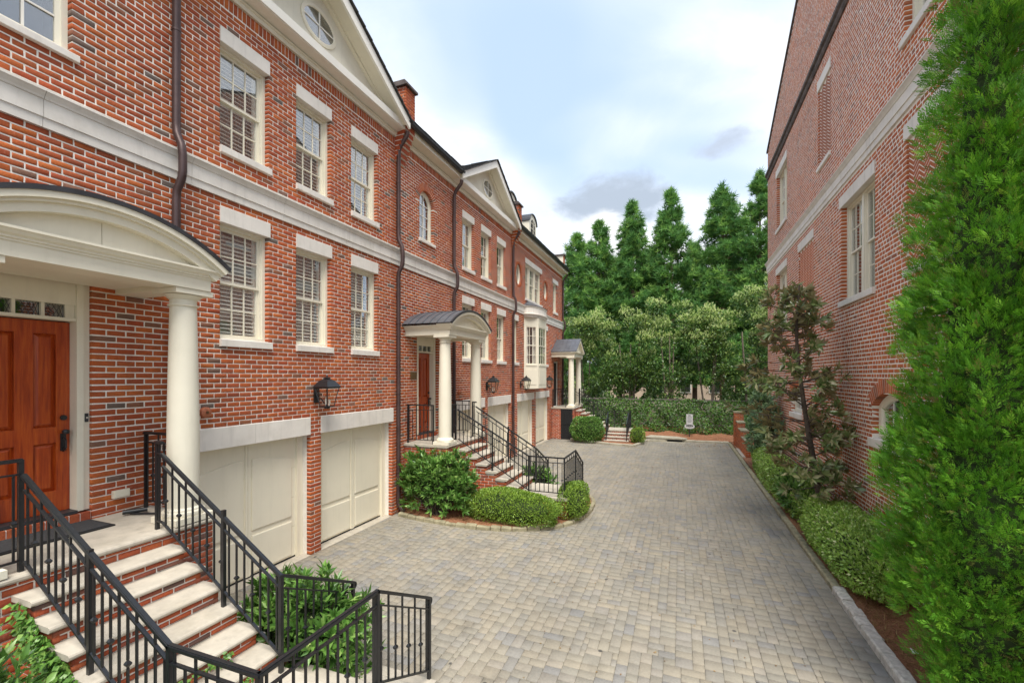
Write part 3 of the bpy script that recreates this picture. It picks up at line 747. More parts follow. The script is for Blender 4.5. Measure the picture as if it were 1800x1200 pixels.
def entry_door(house, cy, x0=XF):
    z0, z1 = 1.79, 3.97; y0, y1 = cy - .385, cy + .385
    d = part('door', house); nd = -.17
    # door leaf: stiles, rails, raised panels
    def X(n): return x0 + n
    m = MB()
    for a, b in ((y0, y0 + .12), (cy - .075, cy + .075), (y1 - .12, y1)): m.box(X(nd - .045), X(nd), a, b, z0 + .02, z1 - .01)
    for a, b in ((z0 + .02, z0 + .26), (z0 + .80, z0 + .98), (z1 - .15, z1 - .01)):
        for ya, yb in ((y0 + .12, cy - .075), (cy + .075, y1 - .12)): m.box(X(nd - .045), X(nd - .001), ya, yb, a, b)
    m.build('door_frame_work', 'mahogany', d)
    for ya, yb in ((y0 + .12, cy - .075), (cy + .075, y1 - .12)):
        for a, b in ((z0 + .26, z0 + .80), (z0 + .98, z1 - .15)):
            q = MB(); c = .045
            q.sweep([[(X(nd - .03), ya, a), (X(nd - .03), yb, a), (X(nd - .03), yb, b), (X(nd - .03), ya, b)],
                     [(X(nd - .026), ya + .012, a + .012), (X(nd - .026), yb - .012, a + .012), (X(nd - .026), yb - .012, b - .012), (X(nd - .026), ya + .012, b - .012)],
                     [(X(nd - .007), ya + c, a + c), (X(nd - .007), yb - c, a + c), (X(nd - .007), yb - c, b - c), (X(nd - .007), ya + c, b - c)]]).build('door_panel', 'mahogany', d)
    q = MB(); q.tube([(X(nd), y1 - .06, z0 + .92), (X(nd + .05), y1 - .06, z0 + .92)], .012, 8); q.lathe([(.004, z0 + .89), (.03, z0 + .90), (.034, z0 + .92), (.03, z0 + .94), (.004, z0 + .95)], X(nd + .06), y1 - .06, 12)
    q.box(X(nd), X(nd + .012), y1 - .085, y1 - .035, z0 + .70, z0 + .90); q.tube([(X(nd + .02), y1 - .06, z0 + .86), (X(nd + .06), y1 - .06, z0 + .82), (X(nd + .06), y1 - .06, z0 + .74), (X(nd + .01), y1 - .06, z0 + .70)], .011, 8)
    q.tube([(X(nd), y1 - .06, z0 + 1.08), (X(nd + .025), y1 - .06, z0 + 1.08)], .03, 12)
    q.build('handle', 'iron', d, smooth=True)
    # frame, transom bar, transom lights
    fr = part('door_surround', house); m = MB()
    for s_ in (-1, 1):
        a, b = sorted((cy + s_ * .387, cy + s_ * .51)); m.box(X(-.26), X(-.045), a, b, z0, 4.42)
        a, b = sorted((cy + s_ * .387, cy + s_ * .45)); m.box(X(-.045), X(-.03), a, b, z0, 4.42)
    m.box(X(-.26), X(-.05), cy - .387, cy + .387, 3.972, 4.005); m.box(X(-.26), X(-.05), cy - .387, cy + .387, 4.155, 4.42)
    for yy in (-.345, -.115, .115, .345): m.box(X(-.22), X(-.075), cy + yy - (.014 if abs(yy) < .2 else .04), cy + yy + (.014 if abs(yy) < .2 else .04), 4.005, 4.155)
    m.build('frame', 'cream_paint', fr)
    for i in range(3):
        a = cy - .305 + i * .208; piece('pane', 'glass', fr, (X(-.12), a, 4.005), (X(-.116), a + .19, 4.155))
        q = MB()
        for k in range(5):
            for s_ in (-1, 1):
                q.bar((X(-.112), a + .0 + k * .048, 4.005 if s_ > 0 else 4.155), (X(-.112), a + min(.19, k * .048 + .08), 4.155 if s_ > 0 else 4.005), .003, .003)
        q.build('leading', 'dark_metal', fr)
    MB().box(X(-.6), X(-.3), cy - .45, cy + .45, 1.7, 4.4).build('hall', 'interior', fr)
    # threshold: metal sill and a soldier row of bricks
    MB().box(X(-.25), X(-.012), cy - .387, cy + .387, 1.772, 1.806).build('threshold', 'dark_metal', d)
    for i in range(10):
        a = cy - .50 + i * .1; MB().box(X(-.15), X(.012), a + .006, a + .094, 1.673, 1.766).build('threshold_brick', 'stair_brick', house)
    MB().box(X(-.16), X(.004), cy - .5, cy + .5, 1.672, 1.764).build('threshold_mortar', 'mortar', house)
    return d

def garage_door(house, u0, u1, zt=2.25, x0=XF):
    def X(n): return x0 + n
    d = part('garage_door', house); rec = .20; jw = .13
    m = MB()
    m.box(X(-rec - .06), X(-rec), u0, u0 + jw, -.01, zt); m.box(X(-rec - .06), X(-rec), u1 - jw, u1, -.01, zt)
    m.box(X(-rec - .06), X(-rec), u0 + jw, u1 - jw, zt - .05, zt)
    m.box(X(-rec - .04), X(-rec + .018), u0 + jw - .03, u0 + jw + .012, -.01, zt - .03); m.box(X(-rec - .04), X(-rec + .018), u1 - jw - .012, u1 - jw + .03, -.01, zt - .03)
    m.build('jamb', 'garage_paint', d)
    a0, a1, b0, b1 = u0 + jw + .013, u1 - jw - .013, .035, zt - .052; nd = -rec - .03; H = b1 - b0; um = (a0 + a1) / 2
    for k in range(4):                                   # lifting sections
        MB().box(X(nd - .04), X(nd), a0, a1, b0 + H * k / 4 + .0025, b0 + H * (k + 1) / 4 - .0025).build('door_section', 'garage_paint', d)
    for s_ in (-1, 1):
        e0, e1 = (um - .012, a0 + .10) if s_ < 0 else (um + .012, a1 - .10)
        c0, c1 = sorted((e0 - .07 if s_ < 0 else e0 + .07, e1)); K = 12; arch = .13
        ev = []                                           # tall panel with its top edge curved
        zA, zB = b0 + .34 * H, b0 + .83 * H
        top = [(c1 + (c0 - c1) * i / K, zB + arch * math.sin(math.pi / 2 * (i / K if s_ < 0 else 1 - i / K) if False else math.pi / 2 * ((1 - i / K) if s_ < 0 else (i / K)))) for i in range(K + 1)]
        poly = [(c0, zA), (c1, zA)] + top
        cen = ((c0 + c1) / 2, (zA + zB) / 2)
        def shr(pts, e): return [(q[0] + (e if q[0] < cen[0] else -e), q[1] + (e if q[1] < cen[1] else -e)) for q in pts]
        MB().sweep([[(X(nd + .001), q[0], q[1]) for q in poly], [(X(nd + .017), q[0], q[1]) for q in poly], [(X(nd + .022), q[0], q[1]) for q in shr(poly, .014)]]).build('raised_panel', 'garage_paint', d)
        poly = [(c0, b0 + .03), (c1, b0 + .03), (c1, b0 + .30 * H), (c0, b0 + .30 * H)]
        cen = ((c0 + c1) / 2, b0 + .15 * H)
        MB().sweep([[(X(nd + .001), q[0], q[1]) for q in poly], [(X(nd + .017), q[0], q[1]) for q in poly], [(X(nd + .022), q[0], q[1]) for q in shr(poly, .014)]]).build('raised_panel', 'garage_paint', d)
    MB().box(X(nd - .002), X(nd + .022), um - .045, um - .004, b0, b1).build('centre_stile', 'garage_paint', d)
    MB().box(X(nd - .002), X(nd + .022), um + .004, um + .045, b0, b1).build('centre_stile', 'garage_paint', d)
    MB().box(X(nd - .035), X(nd - .005), a0, a1, .004, .034).build('rubber_seal', 'black', d)
    MB().box(X(-rec - .1), X(-.0), u0 + .002, u1 - .002, -.03, .004).build('concrete_apron', 'tread_stone', d)
    MB().box(X(nd - .3), X(nd - .28), u0, u1, 0, zt).build('backing', 'interior', d)
    return d

def downspout(house, u, ztop=9.2, zbot=.12, x0=XF, outlet=0.0):
    P = [(x0 + .33, u + outlet, ztop), (x0 + .31, u + outlet * .8, ztop - .10), (x0 + .12, u + outlet * .2, ztop - .32), (x0 + .075, u, ztop - .45), (x0 + .07, u, 6.75), (x0 + .085, u, 6.62), (x0 + .17, u + .005, 6.45), (x0 + .185, u + .01, 6.32),
         (x0 + .185, u + .01, 6.1), (x0 + .17, u + .005, 6.0), (x0 + .085, u, 5.86), (x0 + .07, u, 5.74), (x0 + .07, u, zbot + .18), (x0 + .09, u, zbot + .09), (x0 + .17, u, zbot), (x0 + .24, u + .02, zbot - .02)]
    m = MB().tube(P, .05, 12)
    for z in (8.0, 4.6, 2.9, 1.0): m.lathe([(.05, z), (.058, z + .005), (.058, z + .035), (.05, z + .04)], x0 + .07, u, 14)
    return m.build('downspout', 'bronze_pipe', house, smooth=True)

def band_course(house, u0, u1, z0=6.03, x0=XF, sg=1, seg=1.55, z1=6.43, skip=()):
    u = u0; prof = [(-.05, z0), (.03, z0), (.035, z0 + .10), (.05, z0 + .105), (.05, z1 - .11), (.062, z1 - .105), (.07, z1 - .085), (.095, z1 - .05), (.11, z1 - .035), (.11, z1 - .012), (.055, z1), (-.05, z1)]
    while u < u1 - .02:
        e = min(u + seg, u1)
        if u1 - e < .4: e = u1
        m = FB(x0, sg); m.fprism(prof, u + .002, e - .002); m.build('band_stone', 'limestone', house); u = e

def soldier_course(house, u0, u1, z0, z1, O, U, Nn, mat, nind=0):
    n = int(round((u1 - u0) / .0736)); s_ = (u1 - u0) / n
    bricks_to_objects(house, [(u0 + i * s_ + .006, u0 + (i + 1) * s_ - .006, z0 + .006, z1 - .006) for i in range(n)], O, U, Nn, mat, nind, name='soldier_brick', stuffname='soldier_course')

def eave(house, u0, u1, x0=XF):
    m = FB(x0); m.fprism([(-.05, 9.10), (.035, 9.10), (.04, 9.17), (.06, 9.18), (.06, 9.21), (-.05, 9.21)], u0, u1); m.build('frieze_board', 'cream_paint', house)
    m = FB(x0); m.fprism([(-.05, 9.211), (.30, 9.26), (.30, 9.40), (-.05, 9.40)], u0, u1); m.build('soffit', 'cream_paint', house)
    m = FB(x0)                                             # half-round gutter
    K = 8; o = [(.37 + .075 * math.cos(math.pi + math.pi * i / K), 9.44 + .085 * math.sin(math.pi + math.pi * i / K)) for i in range(K + 1)]
    i_ = [(.37 + .062 * math.cos(2 * math.pi - math.pi * i / K), 9.445 + .07 * math.sin(2 * math.pi - math.pi * i / K)) for i in range(K + 1)]
    m.fprism(o + i_, u0, u1); m.build('gutter', 'dark_metal', house, smooth=True)
def shingle_roof(house, name, p0, p1, q1, q0, rows, thick=.03):
    """stepped shingle rows on the quad p0-p1 (eave) to q0-q1 (ridge)"""
    p0, p1, q0, q1 = map(Vector, (p0, p1, q0, q1)); nrm = (p1 - p0).cross(q0 - p0).normalized()
    if nrm.z < 0: nrm = -nrm
    m = MB(); rr = random.Random(4)
    for k in range(rows):
        a, b = k / rows, min(1, (k + 1.15) / rows); A, B = p0.lerp(q0, a), p1.lerp(q1, a); C, D_ = p1.lerp(q1, b), p0.lerp(q0, b)
        L_ = (B - A).length; n = max(1, int(L_ / .32))
        for i in range(n):
            s0, s1 = i / n, (i + 1) / n - .003; h = thick + rr.uniform(-.006, .01)
            m.strip([A.lerp(B, s0), A.lerp(B, s1), D_.lerp(C, s1), D_.lerp(C, s0)], [A.lerp(B, s0) + nrm * h, A.lerp(B, s1) + nrm * h, D_.lerp(C, s1) + nrm * .012, D_.lerp(C, s0) + nrm * .012])
    return m.build(name, 'shingle', house, kind='stuff')

def gable_front(house, uc, hw, x0=XF):
    ap = 9.40 + hw * .585; nf = .42
    def X(n): return x0 + n
    m = FB(x0); m.fprism([(-.05, 9.10), (.04, 9.10), (.045, 9.16), (.07, 9.17), (.07, 9.20), (-.05, 9.20)], uc - hw + .04, uc + hw - .02); m.build('frieze_board', 'cream_paint', house)
    m = FB(x0); m.fprism([(-.05, 9.201), (.25, 9.24), (.25, 9.25), (.275, 9.255), (.285, 9.40), (.26, 9.425), (-.05, 9.45)], uc - hw + .02, uc + hw - .02); m.build('cornice', 'white_paint', house)
    MB().prism([(uc - hw + .2, 9.44), (uc + hw - .2, 9.44), (uc, ap - .10)], 'x', X(-.06), X(.035)).build('tympanum', 'stucco', house)
    for s_ in (-1, 1):
        e = uc + s_ * hw; L = [(uc, ap), (e, 9.42), (e - s_ * .02, 9.42 - .19), (uc, ap - .24)]
        MB().strip([(X(.37), *q) for q in L], [(X(nf), *q) for q in L]).build('rake_fascia', 'white_paint', house)
        Lq = [(uc, ap - .02), (e, 9.40), (e - s_ * .10, 9.30), (uc, ap - .17)]
        MB().strip([(X(.04), *q) for q in Lq], [(X(.369), *q) for q in Lq]).build('rake_soffit', 'cream_paint', house)
        Lq = [(uc, ap - .171), (e - s_ * .24, 9.45), (e - s_ * .40, 9.45), (uc, ap - .27)]
        MB().strip([(X(.036), *q) for q in Lq], [(X(.10), *q) for q in Lq]).build('bed_moulding', 'cream_paint', house)
        shingle_roof(house, 'roof', (X(nf + .05), e + s_ * .05, 9.40), (X(-6.0), e + s_ * .05, 9.40), (X(-6.0), uc, ap + .03), (X(nf + .05), uc, ap + .03), 12)
    # oval window
    o = part('oval_window', house); cy_, cz_ = uc + .07, 9.98; K = 36
    def ell(a, b, x): return [(x, cy_ + a * math.cos(2 * math.pi * i / K), cz_ + b * math.sin(2 * math.pi * i / K)) for i in range(K)]
    q = MB(); A = [ell(.44, .33, X(.036)), ell(.44, .33, X(.055)), ell(.42, .31, X(.062)), ell(.375, .265, X(.062)), ell(.365, .255, X(.04))]
    q.sweep(A, caps=False); q.build('frame', 'cream_paint', o, smooth=True)
    q = MB(); q.sweep([ell(.372, .262, X(.0365)), ell(.372, .262, X(.039))]); q.build('pane', 'glass', o)
    q = MB(); q.sweep([ell(.372, .262, X(.0352)), ell(.372, .262, X(.0362))]); q.build('backing', 'interior', o)
    q = MB(); q.box(X(.0395), X(.056), cy_ - .012, cy_ + .012, cz_ - .26, cz_ + .26); q.box(X(.0395), X(.054), cy_ - .37, cy_ - .012, cz_ - .011, cz_ + .011); q.box(X(.0395), X(.054), cy_ + .012, cy_ + .37, cz_ - .011, cz_ + .011)
    q.build('muntin', 'white_paint', o)

def arch_window(house, uc, hw, z0, sp, x0=XF, sg=1):
    """round-headed single window with stone sill"""
    def P(n, u, z): return (x0 + sg * n, u, z)
    win = part('arched_window', house); K = 16
    def outl(h, dz, n): return [P(n, uc - h, z0 + dz), P(n, uc + h, z0 + dz)] + [P(n, uc + h * math.cos(math.pi * i / K), sp + h * math.sin(math.pi * i / K)) for i in range(K + 1)]
    q = MB(); q.sweep([outl(hw, 0, -.19), outl(hw, 0, -.085), outl(hw - .055, .055, -.085), outl(hw - .055, .055, -.10), outl(hw - .10, .10, -.115), outl(hw - .10, .10, -.15)], caps=False); q.build('frame', 'cream_paint', win)
    q = MB(); q.sweep([outl(hw - .10, .10, -.134), outl(hw - .10, .10, -.130)]); q.build('pane', 'glass', win)
    q = MB(); h = hw - .10; a, b = sorted((x0 + sg * -.128, x0 + sg * -.112))
    q.box(a, b, uc - .011, uc + .011, z0 + .1, sp + h)
    for k in range(1, 4):
        z = z0 + .1 + (sp - z0 - .1) * k / 3.0; q.box(a + .002, b - .002, uc - h, uc - .011, z - .01, z + .01); q.box(a + .002, b - .002, uc + .011, uc + h, z - .01, z + .01)
    q.build('muntin', 'white_paint', win)
    q = MB(); q.sweep([outl(hw, 0, -.6), outl(hw, 0, -.62)]); q.build('recess', 'interior', win)
    q = MB(); q.sweep([outl(hw, 0, -.6), outl(hw, 0, -.19)], caps=False); q.build('reveal', 'interior', win)
    return win

TITLES = ['tall brick townhouse with the red door and cream garage doors beside the near staircase',
          'brick townhouse in the middle of the row with a small pediment and barrel roofed porch',
          'far end brick townhouse with a projecting cream bay window and dormers']
def townhouse(k):
    oy = PITCH * k; first = k == 0
    h = thing('brick_townhouse', TITLES[k], 'townhouse', (XF, 1.12 + oy, 0), 'row of brick townhouses along the drive')
    O, U, Nn = (XF, 0, 0), (0, 1, 0), (1, 0, 0)
    a, b = 1.12 + oy, 9.0 + oy; dc = 2.6 + oy
    wins = [(4.66, 5.50), (6.07, 6.91), (7.49, 8.34)]
    ops = [('r', dc - .51, dc + .51, 1.6, 4.42), ('a', dc - .03, .36, 6.99, 7.98, .36, 7.98, .2)]
    holes = [(dc - .515, dc + .515, 1.6, 4.43), (dc - .395, dc + .335, 6.98, 8.35)]
    for u0, u1 in wins:
        for z0, z1 in ((6.82, 8.37), (3.92, 5.66)):
            ops.append(('r', u0 + oy, u1 + oy, z0, z1)); holes.append((u0 + oy - .004, u1 + oy + .004, z0 - .01, z1 + .02))
    for u0, u1 in ((4.16, 6.41), (6.66, 8.90)):
        ops.append(('r', u0 + oy, u1 + oy, -1, 2.26)); holes.append((u0 + oy - .004, u1 + oy + .004, -.05, 2.28))
    ops.append(('r', a - 1, b + 1, 6.03, 6.43))
    mortar_wall(h, O, U, Nn, a, b, -.05, 9.2, holes, back=.3)
    rects = lay(a, b, 0, 8.92, ops, seed=k)
    exc = (lambda u, v: ((u < 400) & (v > 325) & (v < 545)) | ((u > 295) & (u < 362) & (v > 500)) | ((u > 296) & (u < 320)) | ((u < 320) & (v > 760))) if first else (lambda u, v: ((u > 708) & (u < 862) & (v > 545) & (v < 780)) | ((u > 690) & (u < 702)) | (v > 780))
    bricks_to_objects(h, rects, O, U, Nn, 'brick', 300, exc)
    soldier_course(h, a, b, 8.92, 9.10, O, U, Nn, 'brick')
    arch_ring(h, O, U, Nn, dc - .03, 7.98, .36, .2, 0, math.pi, 23, 'brick')
    arch_window(h, dc - .03, .36, 6.99, 7.98)
    stone(h, 'window_sill', XF, 1, dc - .43, dc + .38, 6.91, 6.99, .05)
    for i, (u0, u1) in enumerate(wins):
        u0 += oy; u1 += oy
        stone(h, 'lintel', XF, 1, u0 - .005, u1 + .01, 8.365, 8.60); stone(h, 'window_sill', XF, 1, u0 - .01, u1 + .03, 6.70, 6.82, .05, slope=.015)
        stone(h, 'lintel', XF, 1, u0 - .005, u1 + .02, 5.655, 5.90); stone(h, 'window_sill', XF, 1, u0 - .01, u1 + .04, 3.79, 3.915, .05, slope=.015)
        sash_window(h, XF, 1, u0, u1, 6.82, 8.37, blinds=22, single=first, seed=i + 7 * k)
        sash_window(h, XF, 1, u0, u1, 3.915, 5.66, blinds=25, single=first, seed=i + 3 + 7 * k)
    for u0, u1 in ((4.10, 6.39), (6.65, 8.94)):
        um = (u0 + u1) / 2 + oy
        stone(h, 'garage_lintel', XF, 1, u0 + oy, um - .002, 2.25, 2.575, .015); stone(h, 'garage_lintel', XF, 1, um + .002, u1 + oy, 2.25, 2.575, .015)
    for u0, u1 in ((4.16, 6.41), (6.66, 8.90)): garage_door(h, u0 + oy, u1 + oy)
    band_course(h, a, b)
    entry_door(h, dc); portico(h, dc)
    eave(h, a, 4.02 + oy); gable_front(h, 6.5 + oy, 2.56)
    downspout(h, 4.0 + oy); downspout(h, 9.06 + oy)
    # roofs and the brick party wall with its corbels
    shingle_roof(h, 'roof', (XF + .40, a, 9.50), (XF + .40, 3.92 + oy, 9.50), (XF - 5.0, 3.92 + oy, 12.3), (XF - 5.0, a, 12.3), 16)
    shingle_roof(h, 'roof', (XF - .4, 3.93 + oy, 9.1), (XF - .4, b, 9.1), (XF - 5.0, b, 12.25), (XF - 5.0, 3.93 + oy, 12.25), 14)
    MB().box(XF - 9, XF - .8, a, b, 0, 9.2).build('house_core', 'interior', h)
    y0, y1 = b - .02, b + .40; pr = []
    for i in range(7): pr.append((8.55 + i * .0736 * 1.6, .0 + .045 * (i + 1)))
    m = MB()
    for i, (z, n_) in enumerate(pr):
        for q in range(2):
            m.box(XF - .02, XF + n_, y0 + .03 + q * .2, y0 + .21 + q * .2, z + .006, z + .1)
        MB().box(XF - .02, XF + n_ - .012, y0 + .035, y1 - .005, z - .004, z + .11).build('corbel_mortar', 'mortar', h)
    m.build('corbel_bricks', 'brick', h)
    zb_ = pr[-1][0] + .112; xs = XF + pr[-1][1]
    MB().box(XF - 5, xs - .01, y0 + .04, y1 - .01, zb_, 10.28).build('party_wall', 'mortar', h)
    rr_ = lay(XF - 2, xs, zb_, 10.28, (), H=.0736)
    bricks_to_objects(h, rr_, (0, y0 + .03, 0), (1, 0, 0), (0, -1, 0), 'brick', 0, depth=.02, stuffname='party_wall_brickwork')
    bricks_to_objects(h, [(-y1 + .005, -y0 - .205, z, z2) for z, z2 in []] or lay(y0 + .03, y1, zb_, 10.28), (xs, 0, 0), (0, 1, 0), (1, 0, 0), 'brick', 0, depth=.02, stuffname='party_wall_brickwork')
    MB().prism([(xs + .06, 10.285), (xs + .06, 10.34), (xs + .0, 10.40), (XF - 5, 10.40), (XF - 5, 10.285)], 'y', y0 - .03, y1 + .05).build('party_wall_cap', 'weathered', h)
    return h
H1 = townhouse(0); H2 = townhouse(1)

def end_house():
    oy = 16.88; h = thing('brick_townhouse', TITLES[2], 'townhouse', (XF, oy, 0), 'row of brick townhouses along the drive')
    O, U, Nn = (XF, 0, 0), (0, 1, 0), (1, 0, 0); a, b = oy, 25.28
    ops, holes = [], []
    def hole(u0, u1, z0, z1): ops.append(('r', u0, u1, z0, z1)); holes.append((u0 - .004, u1 + .004, z0 - .01, z1 + .02))
    hole(18.62, 21.05, 6.80, 8.36); hole(23.2, 24.05, 6.82, 8.37)
    hole(17.05, 17.68, 3.92, 5.66); hole(21.5, 22.13, 3.92, 5.66)
    for u0, u1 in ((17.6, 19.85), (20.15, 22.4)): hole(u0, u1, -1, 2.26)
    hole(18.5, 20.7, 2.78, 6.0)
    for uc in (17.78, 21.78): ops.append(('e', uc, 7.66, .33 + .11, .46 + .11)); holes.append((uc - .36, uc + .36, 7.66 - .48, 7.66 + .48))
    hole(23.35, 24.45, 1.67, 4.1)
    ops.append(('r', a - 1, b + 1, 6.03, 6.43))
    mortar_wall(h, O, U, Nn, a, b, -.05, 9.2, holes, back=.3)
    bricks_to_objects(h, lay(a, b, 0, 8.92, ops, seed=5), O, U, Nn, 'brick', 120, lambda u, v: (u > 965) & (v > 590))
    soldier_course(h, a, b, 8.92, 9.10, O, U, Nn, 'brick')
    for uc in (17.78, 21.78):
        o = part('oval_window', h); K = 40
        def ell(a_, b_, n): return [(XF + n, uc + a_ * math.cos(2 * math.pi * i / K), 7.66 + b_ * math.sin(2 * math.pi * i / K)) for i in range(K)]
        for i in range(30):                                  # ring of header bricks
            a0, a1 = 2 * math.pi * (i + .08) / 30, 2 * math.pi * (i + .92) / 30
            MB().strip([(XF - .1, uc + r * math.cos(t), 7.66 + r2 * math.sin(t)) for r, r2, t in ((.33, .46, a0), (.44, .57, a0), (.44, .57, a1), (.33, .46, a1))],
                       [(XF + .004, uc + r * math.cos(t), 7.66 + r2 * math.sin(t)) for r, r2, t in ((.33, .46, a0), (.44, .57, a0), (.44, .57, a1), (.33, .46, a1))]).build('ring_brick', 'brick', h)
        MB().sweep([ell(.335, .465, -.008), ell(.445, .575, -.008), ell(.445, .575, -.1), ell(.335, .465, -.1), ell(.335, .465, -.008)], caps=False).build('ring_mortar', 'mortar', h)
        MB().sweep([ell(.34, .47, -.16), ell(.34, .47, -.07), ell(.28, .41, -.07), ell(.26, .39, -.10), ell(.26, .39, -.14)], caps=False).build('frame', 'cream_paint', o)
        MB().sweep([ell(.28, .41, -.130), ell(.28, .41, -.127)]).build('pane', 'glass', o)
        MB().sweep([ell(.34, .47, -.4), ell(.34, .47, -.38)]).build('recess', 'interior', o)
        q = MB(); q.box(XF - .125, XF - .11, uc - .012, uc + .012, 7.27, 8.05); q.box(XF - .123, XF - .112, uc - .26, uc - .012, 7.65, 7.67); q.box(XF - .123, XF - .112, uc + .012, uc + .26, 7.65, 7.67); q.build('muntin', 'cream_paint', o)
    stone(h, 'lintel', XF, 1, 18.58, 21.12, 8.36, 8.60); stone(h, 'window_sill', XF, 1, 18.58, 21.12, 6.70, 6.80, .05)
    for i in range(3): sash_window(h, XF, 1, 18.62 + i * .81, 18.62 + (i + 1) * .81, 6.80, 8.36, cols=3, blinds=0, seed=i)
    stone(h, 'lintel', XF, 1, 23.1, 24.2, 8.37, 8.60); stone(h, 'window_sill', XF, 1, 23.17, 24.1, 6.70, 6.82, .05); sash_window(h, XF, 1, 23.2, 24.05, 6.82, 8.37, cols=2, blinds=20, single=False)
    for u0, u1 in ((17.05, 17.68), (21.5, 22.13)):
        stone(h, 'lintel', XF, 1, u0 - .03, u1 + .03, 5.655, 5.90); stone(h, 'window_sill', XF, 1, u0 - .03, u1 + .05, 3.79, 3.915, .05); sash_window(h, XF, 1, u0, u1, 3.915, 5.66, cols=2, blinds=22, single=False)
    for u0, u1 in ((17.6, 19.85), (20.15, 22.4)):
        stone(h, 'garage_lintel', XF, 1, u0 - .06, u1 + .03, 2.25, 2.575, .015); garage_door(h, u0, u1)
    band_course(h, a, 18.42); band_course(h, 20.78, b)
    # bay window: canted, with panelled apron, curved cornice and small lead roof
    bay = part('bay_window', h)
    pl = [(XF + .002, 18.45), (XF + .50, 18.98), (XF + .50, 20.22), (XF + .002, 20.75)]
    MB().prism(pl, 'z', 2.78, 3.78).build('apron', 'cream_paint', bay)
    MB().prism(pl, 'z', 5.62, 5.92).build('head', 'cream_paint', bay)
    def facet(p, q, nm):
        p, q = Vector((*p, 0)), Vector((*q, 0)); d = (q - p).normalized(); nn = Vector((d.y, -d.x, 0)); L = (q - p).length
        def bx(mb, s0, s1, z0, z1, n0, n1):
            A = [p + d * s0 + nn * n0, p + d * s1 + nn * n0, p + d * s1 + nn * n1, p + d * s0 + nn * n1]
            mb.strip([tuple(v + Vector((0, 0, z0))) for v in A], [tuple(v + Vector((0, 0, z1))) for v in A])
        m = MB(); e = .10
        bx(m, .0, e, 3.782, 5.618, -.06, -.002); bx(m, L - e, L, 3.782, 5.618, -.06, -.002); bx(m, e, L - e, 3.782, 3.85, -.06, .02); bx(m, e, L - e, 5.54, 5.618, -.06, -.002)
        m.build('bay_frame', 'cream_paint', bay)
        m = MB(); i0, i1, z0, z1 = e, L - e, 3.85, 5.54; zm = (z0 + z1) / 2; c = 3
        for s0, s1, y0, y1 in ((i0, i0 + .035, z0, z1), (i1 - .035, i1, z0, z1), (i0 + .035, i1 - .035, z0, z0 + .04), (i0 + .035, i1 - .035, z1 - .04, z1), (i0 + .035, i1 - .035, zm - .02, zm + .02)): bx(m, s0, s1, y0, y1, -.05, -.012)
        for t in range(1, c): s0 = i0 + .035 + (i1 - i0 - .07) * t / c; bx(m, s0 - .009, s0 + .009, z0 + .04, zm - .02, -.045, -.018); bx(m, s0 - .009, s0 + .009, zm + .02, z1 - .04, -.045, -.018)
        for zz_ in ((z0 + zm) / 2, (z1 + zm) / 2): bx(m, i0 + .035, i1 - .035, zz_ - .009, zz_ + .009, -.044, -.020)
        m.build('sash', 'cream_paint', bay)
        m = MB(); bx(m, i0 + .03, i1 - .03, z0 + .03, z1 - .03, -.034, -.030); m.build('pane', 'glass', bay)
        m = MB(); bx(m, .02, L - .02, 3.80, 5.60, -.20, -.19); m.build('recess', 'interior', bay)
        m = MB(); bx(m, i0 + .03, i0 + .16, z0 + .02, z1 - .02, -.12, -.10); bx(m, i1 - .16, i1 - .03, z0 + .02, z1 - .02, -.12, -.10); m.build('curtain', 'slat', bay)
        m = MB(); bx(m, .10, L - .10, 2.95, 3.62, .001, .014); m.build('apron_panel', 'cream_paint', bay)
    facet(pl[0], pl[1], 'a'); facet(pl[1], pl[2], 'b'); facet(pl[2], pl[3], 'c')
    K = 18
    def bow(e, z): return [(XF + .002 + (.53 + e) * math.sin(math.pi * i / K) ** .8, 19.6 - (1.17 + e) * math.cos(math.pi * i / K), z) for i in range(K + 1)]
    MB().sweep([bow(.0, 5.922), bow(.02, 5.94), bow(.03, 5.99), bow(.07, 6.02), bow(.10, 6.05), bow(.10, 6.08), bow(.04, 6.10), bow(.04, 6.36), bow(.07, 6.38), bow(.07, 6.41), bow(.0, 6.415)]).build('bay_cornice', 'limestone', bay)
    for i in range(0, K, 3):
        A = bow(.09, 6.425); T = [(XF + .004 + (q[0] - XF) * .10, 19.6 + (q[1] - 19.6) * .55, 6.70) for q in A]
        MB().sweep([[A[j], A[j + 1], T[j + 1], T[j]] for j in range(i, min(i + 3, K))] and [[A[j], T[j]] for j in range(i, min(i + 3, K) + 1)], closed=False).build('roof_panel', 'lead_roof', bay)
    # portico, door, eave, roof, dormers
    portico(h, 23.9, gable=True, half=1.12)
    MB().box(XF - .2, XF - .15, 23.4, 24.4, 1.7, 4.05).build('door', 'black', h)
    eave(h, a, b + .05); downspout(h, 25.1)
    shingle_roof(h, 'roof', (XF + .40, a, 9.50), (XF + .40, b, 9.50), (XF - 5.0, b, 13.2), (XF - 5.0, a, 13.2), 18)
    MB().box(XF - 9, XF - .8, a, b, 0, 9.2).build('house_core', 'interior', h)
    MB().box(XF - 9, XF - .3, b - .25, b - .012, 0, 9.4).build('end_wall', 'mortar', h)
    bricks_to_objects(h, lay(-XF + .0, -XF + 3, 0, 9.4), (0, b - .01, 0), (-1, 0, 0), (0, 1, 0), 'brick', 0, depth=.05, stuffname='end_brickwork')
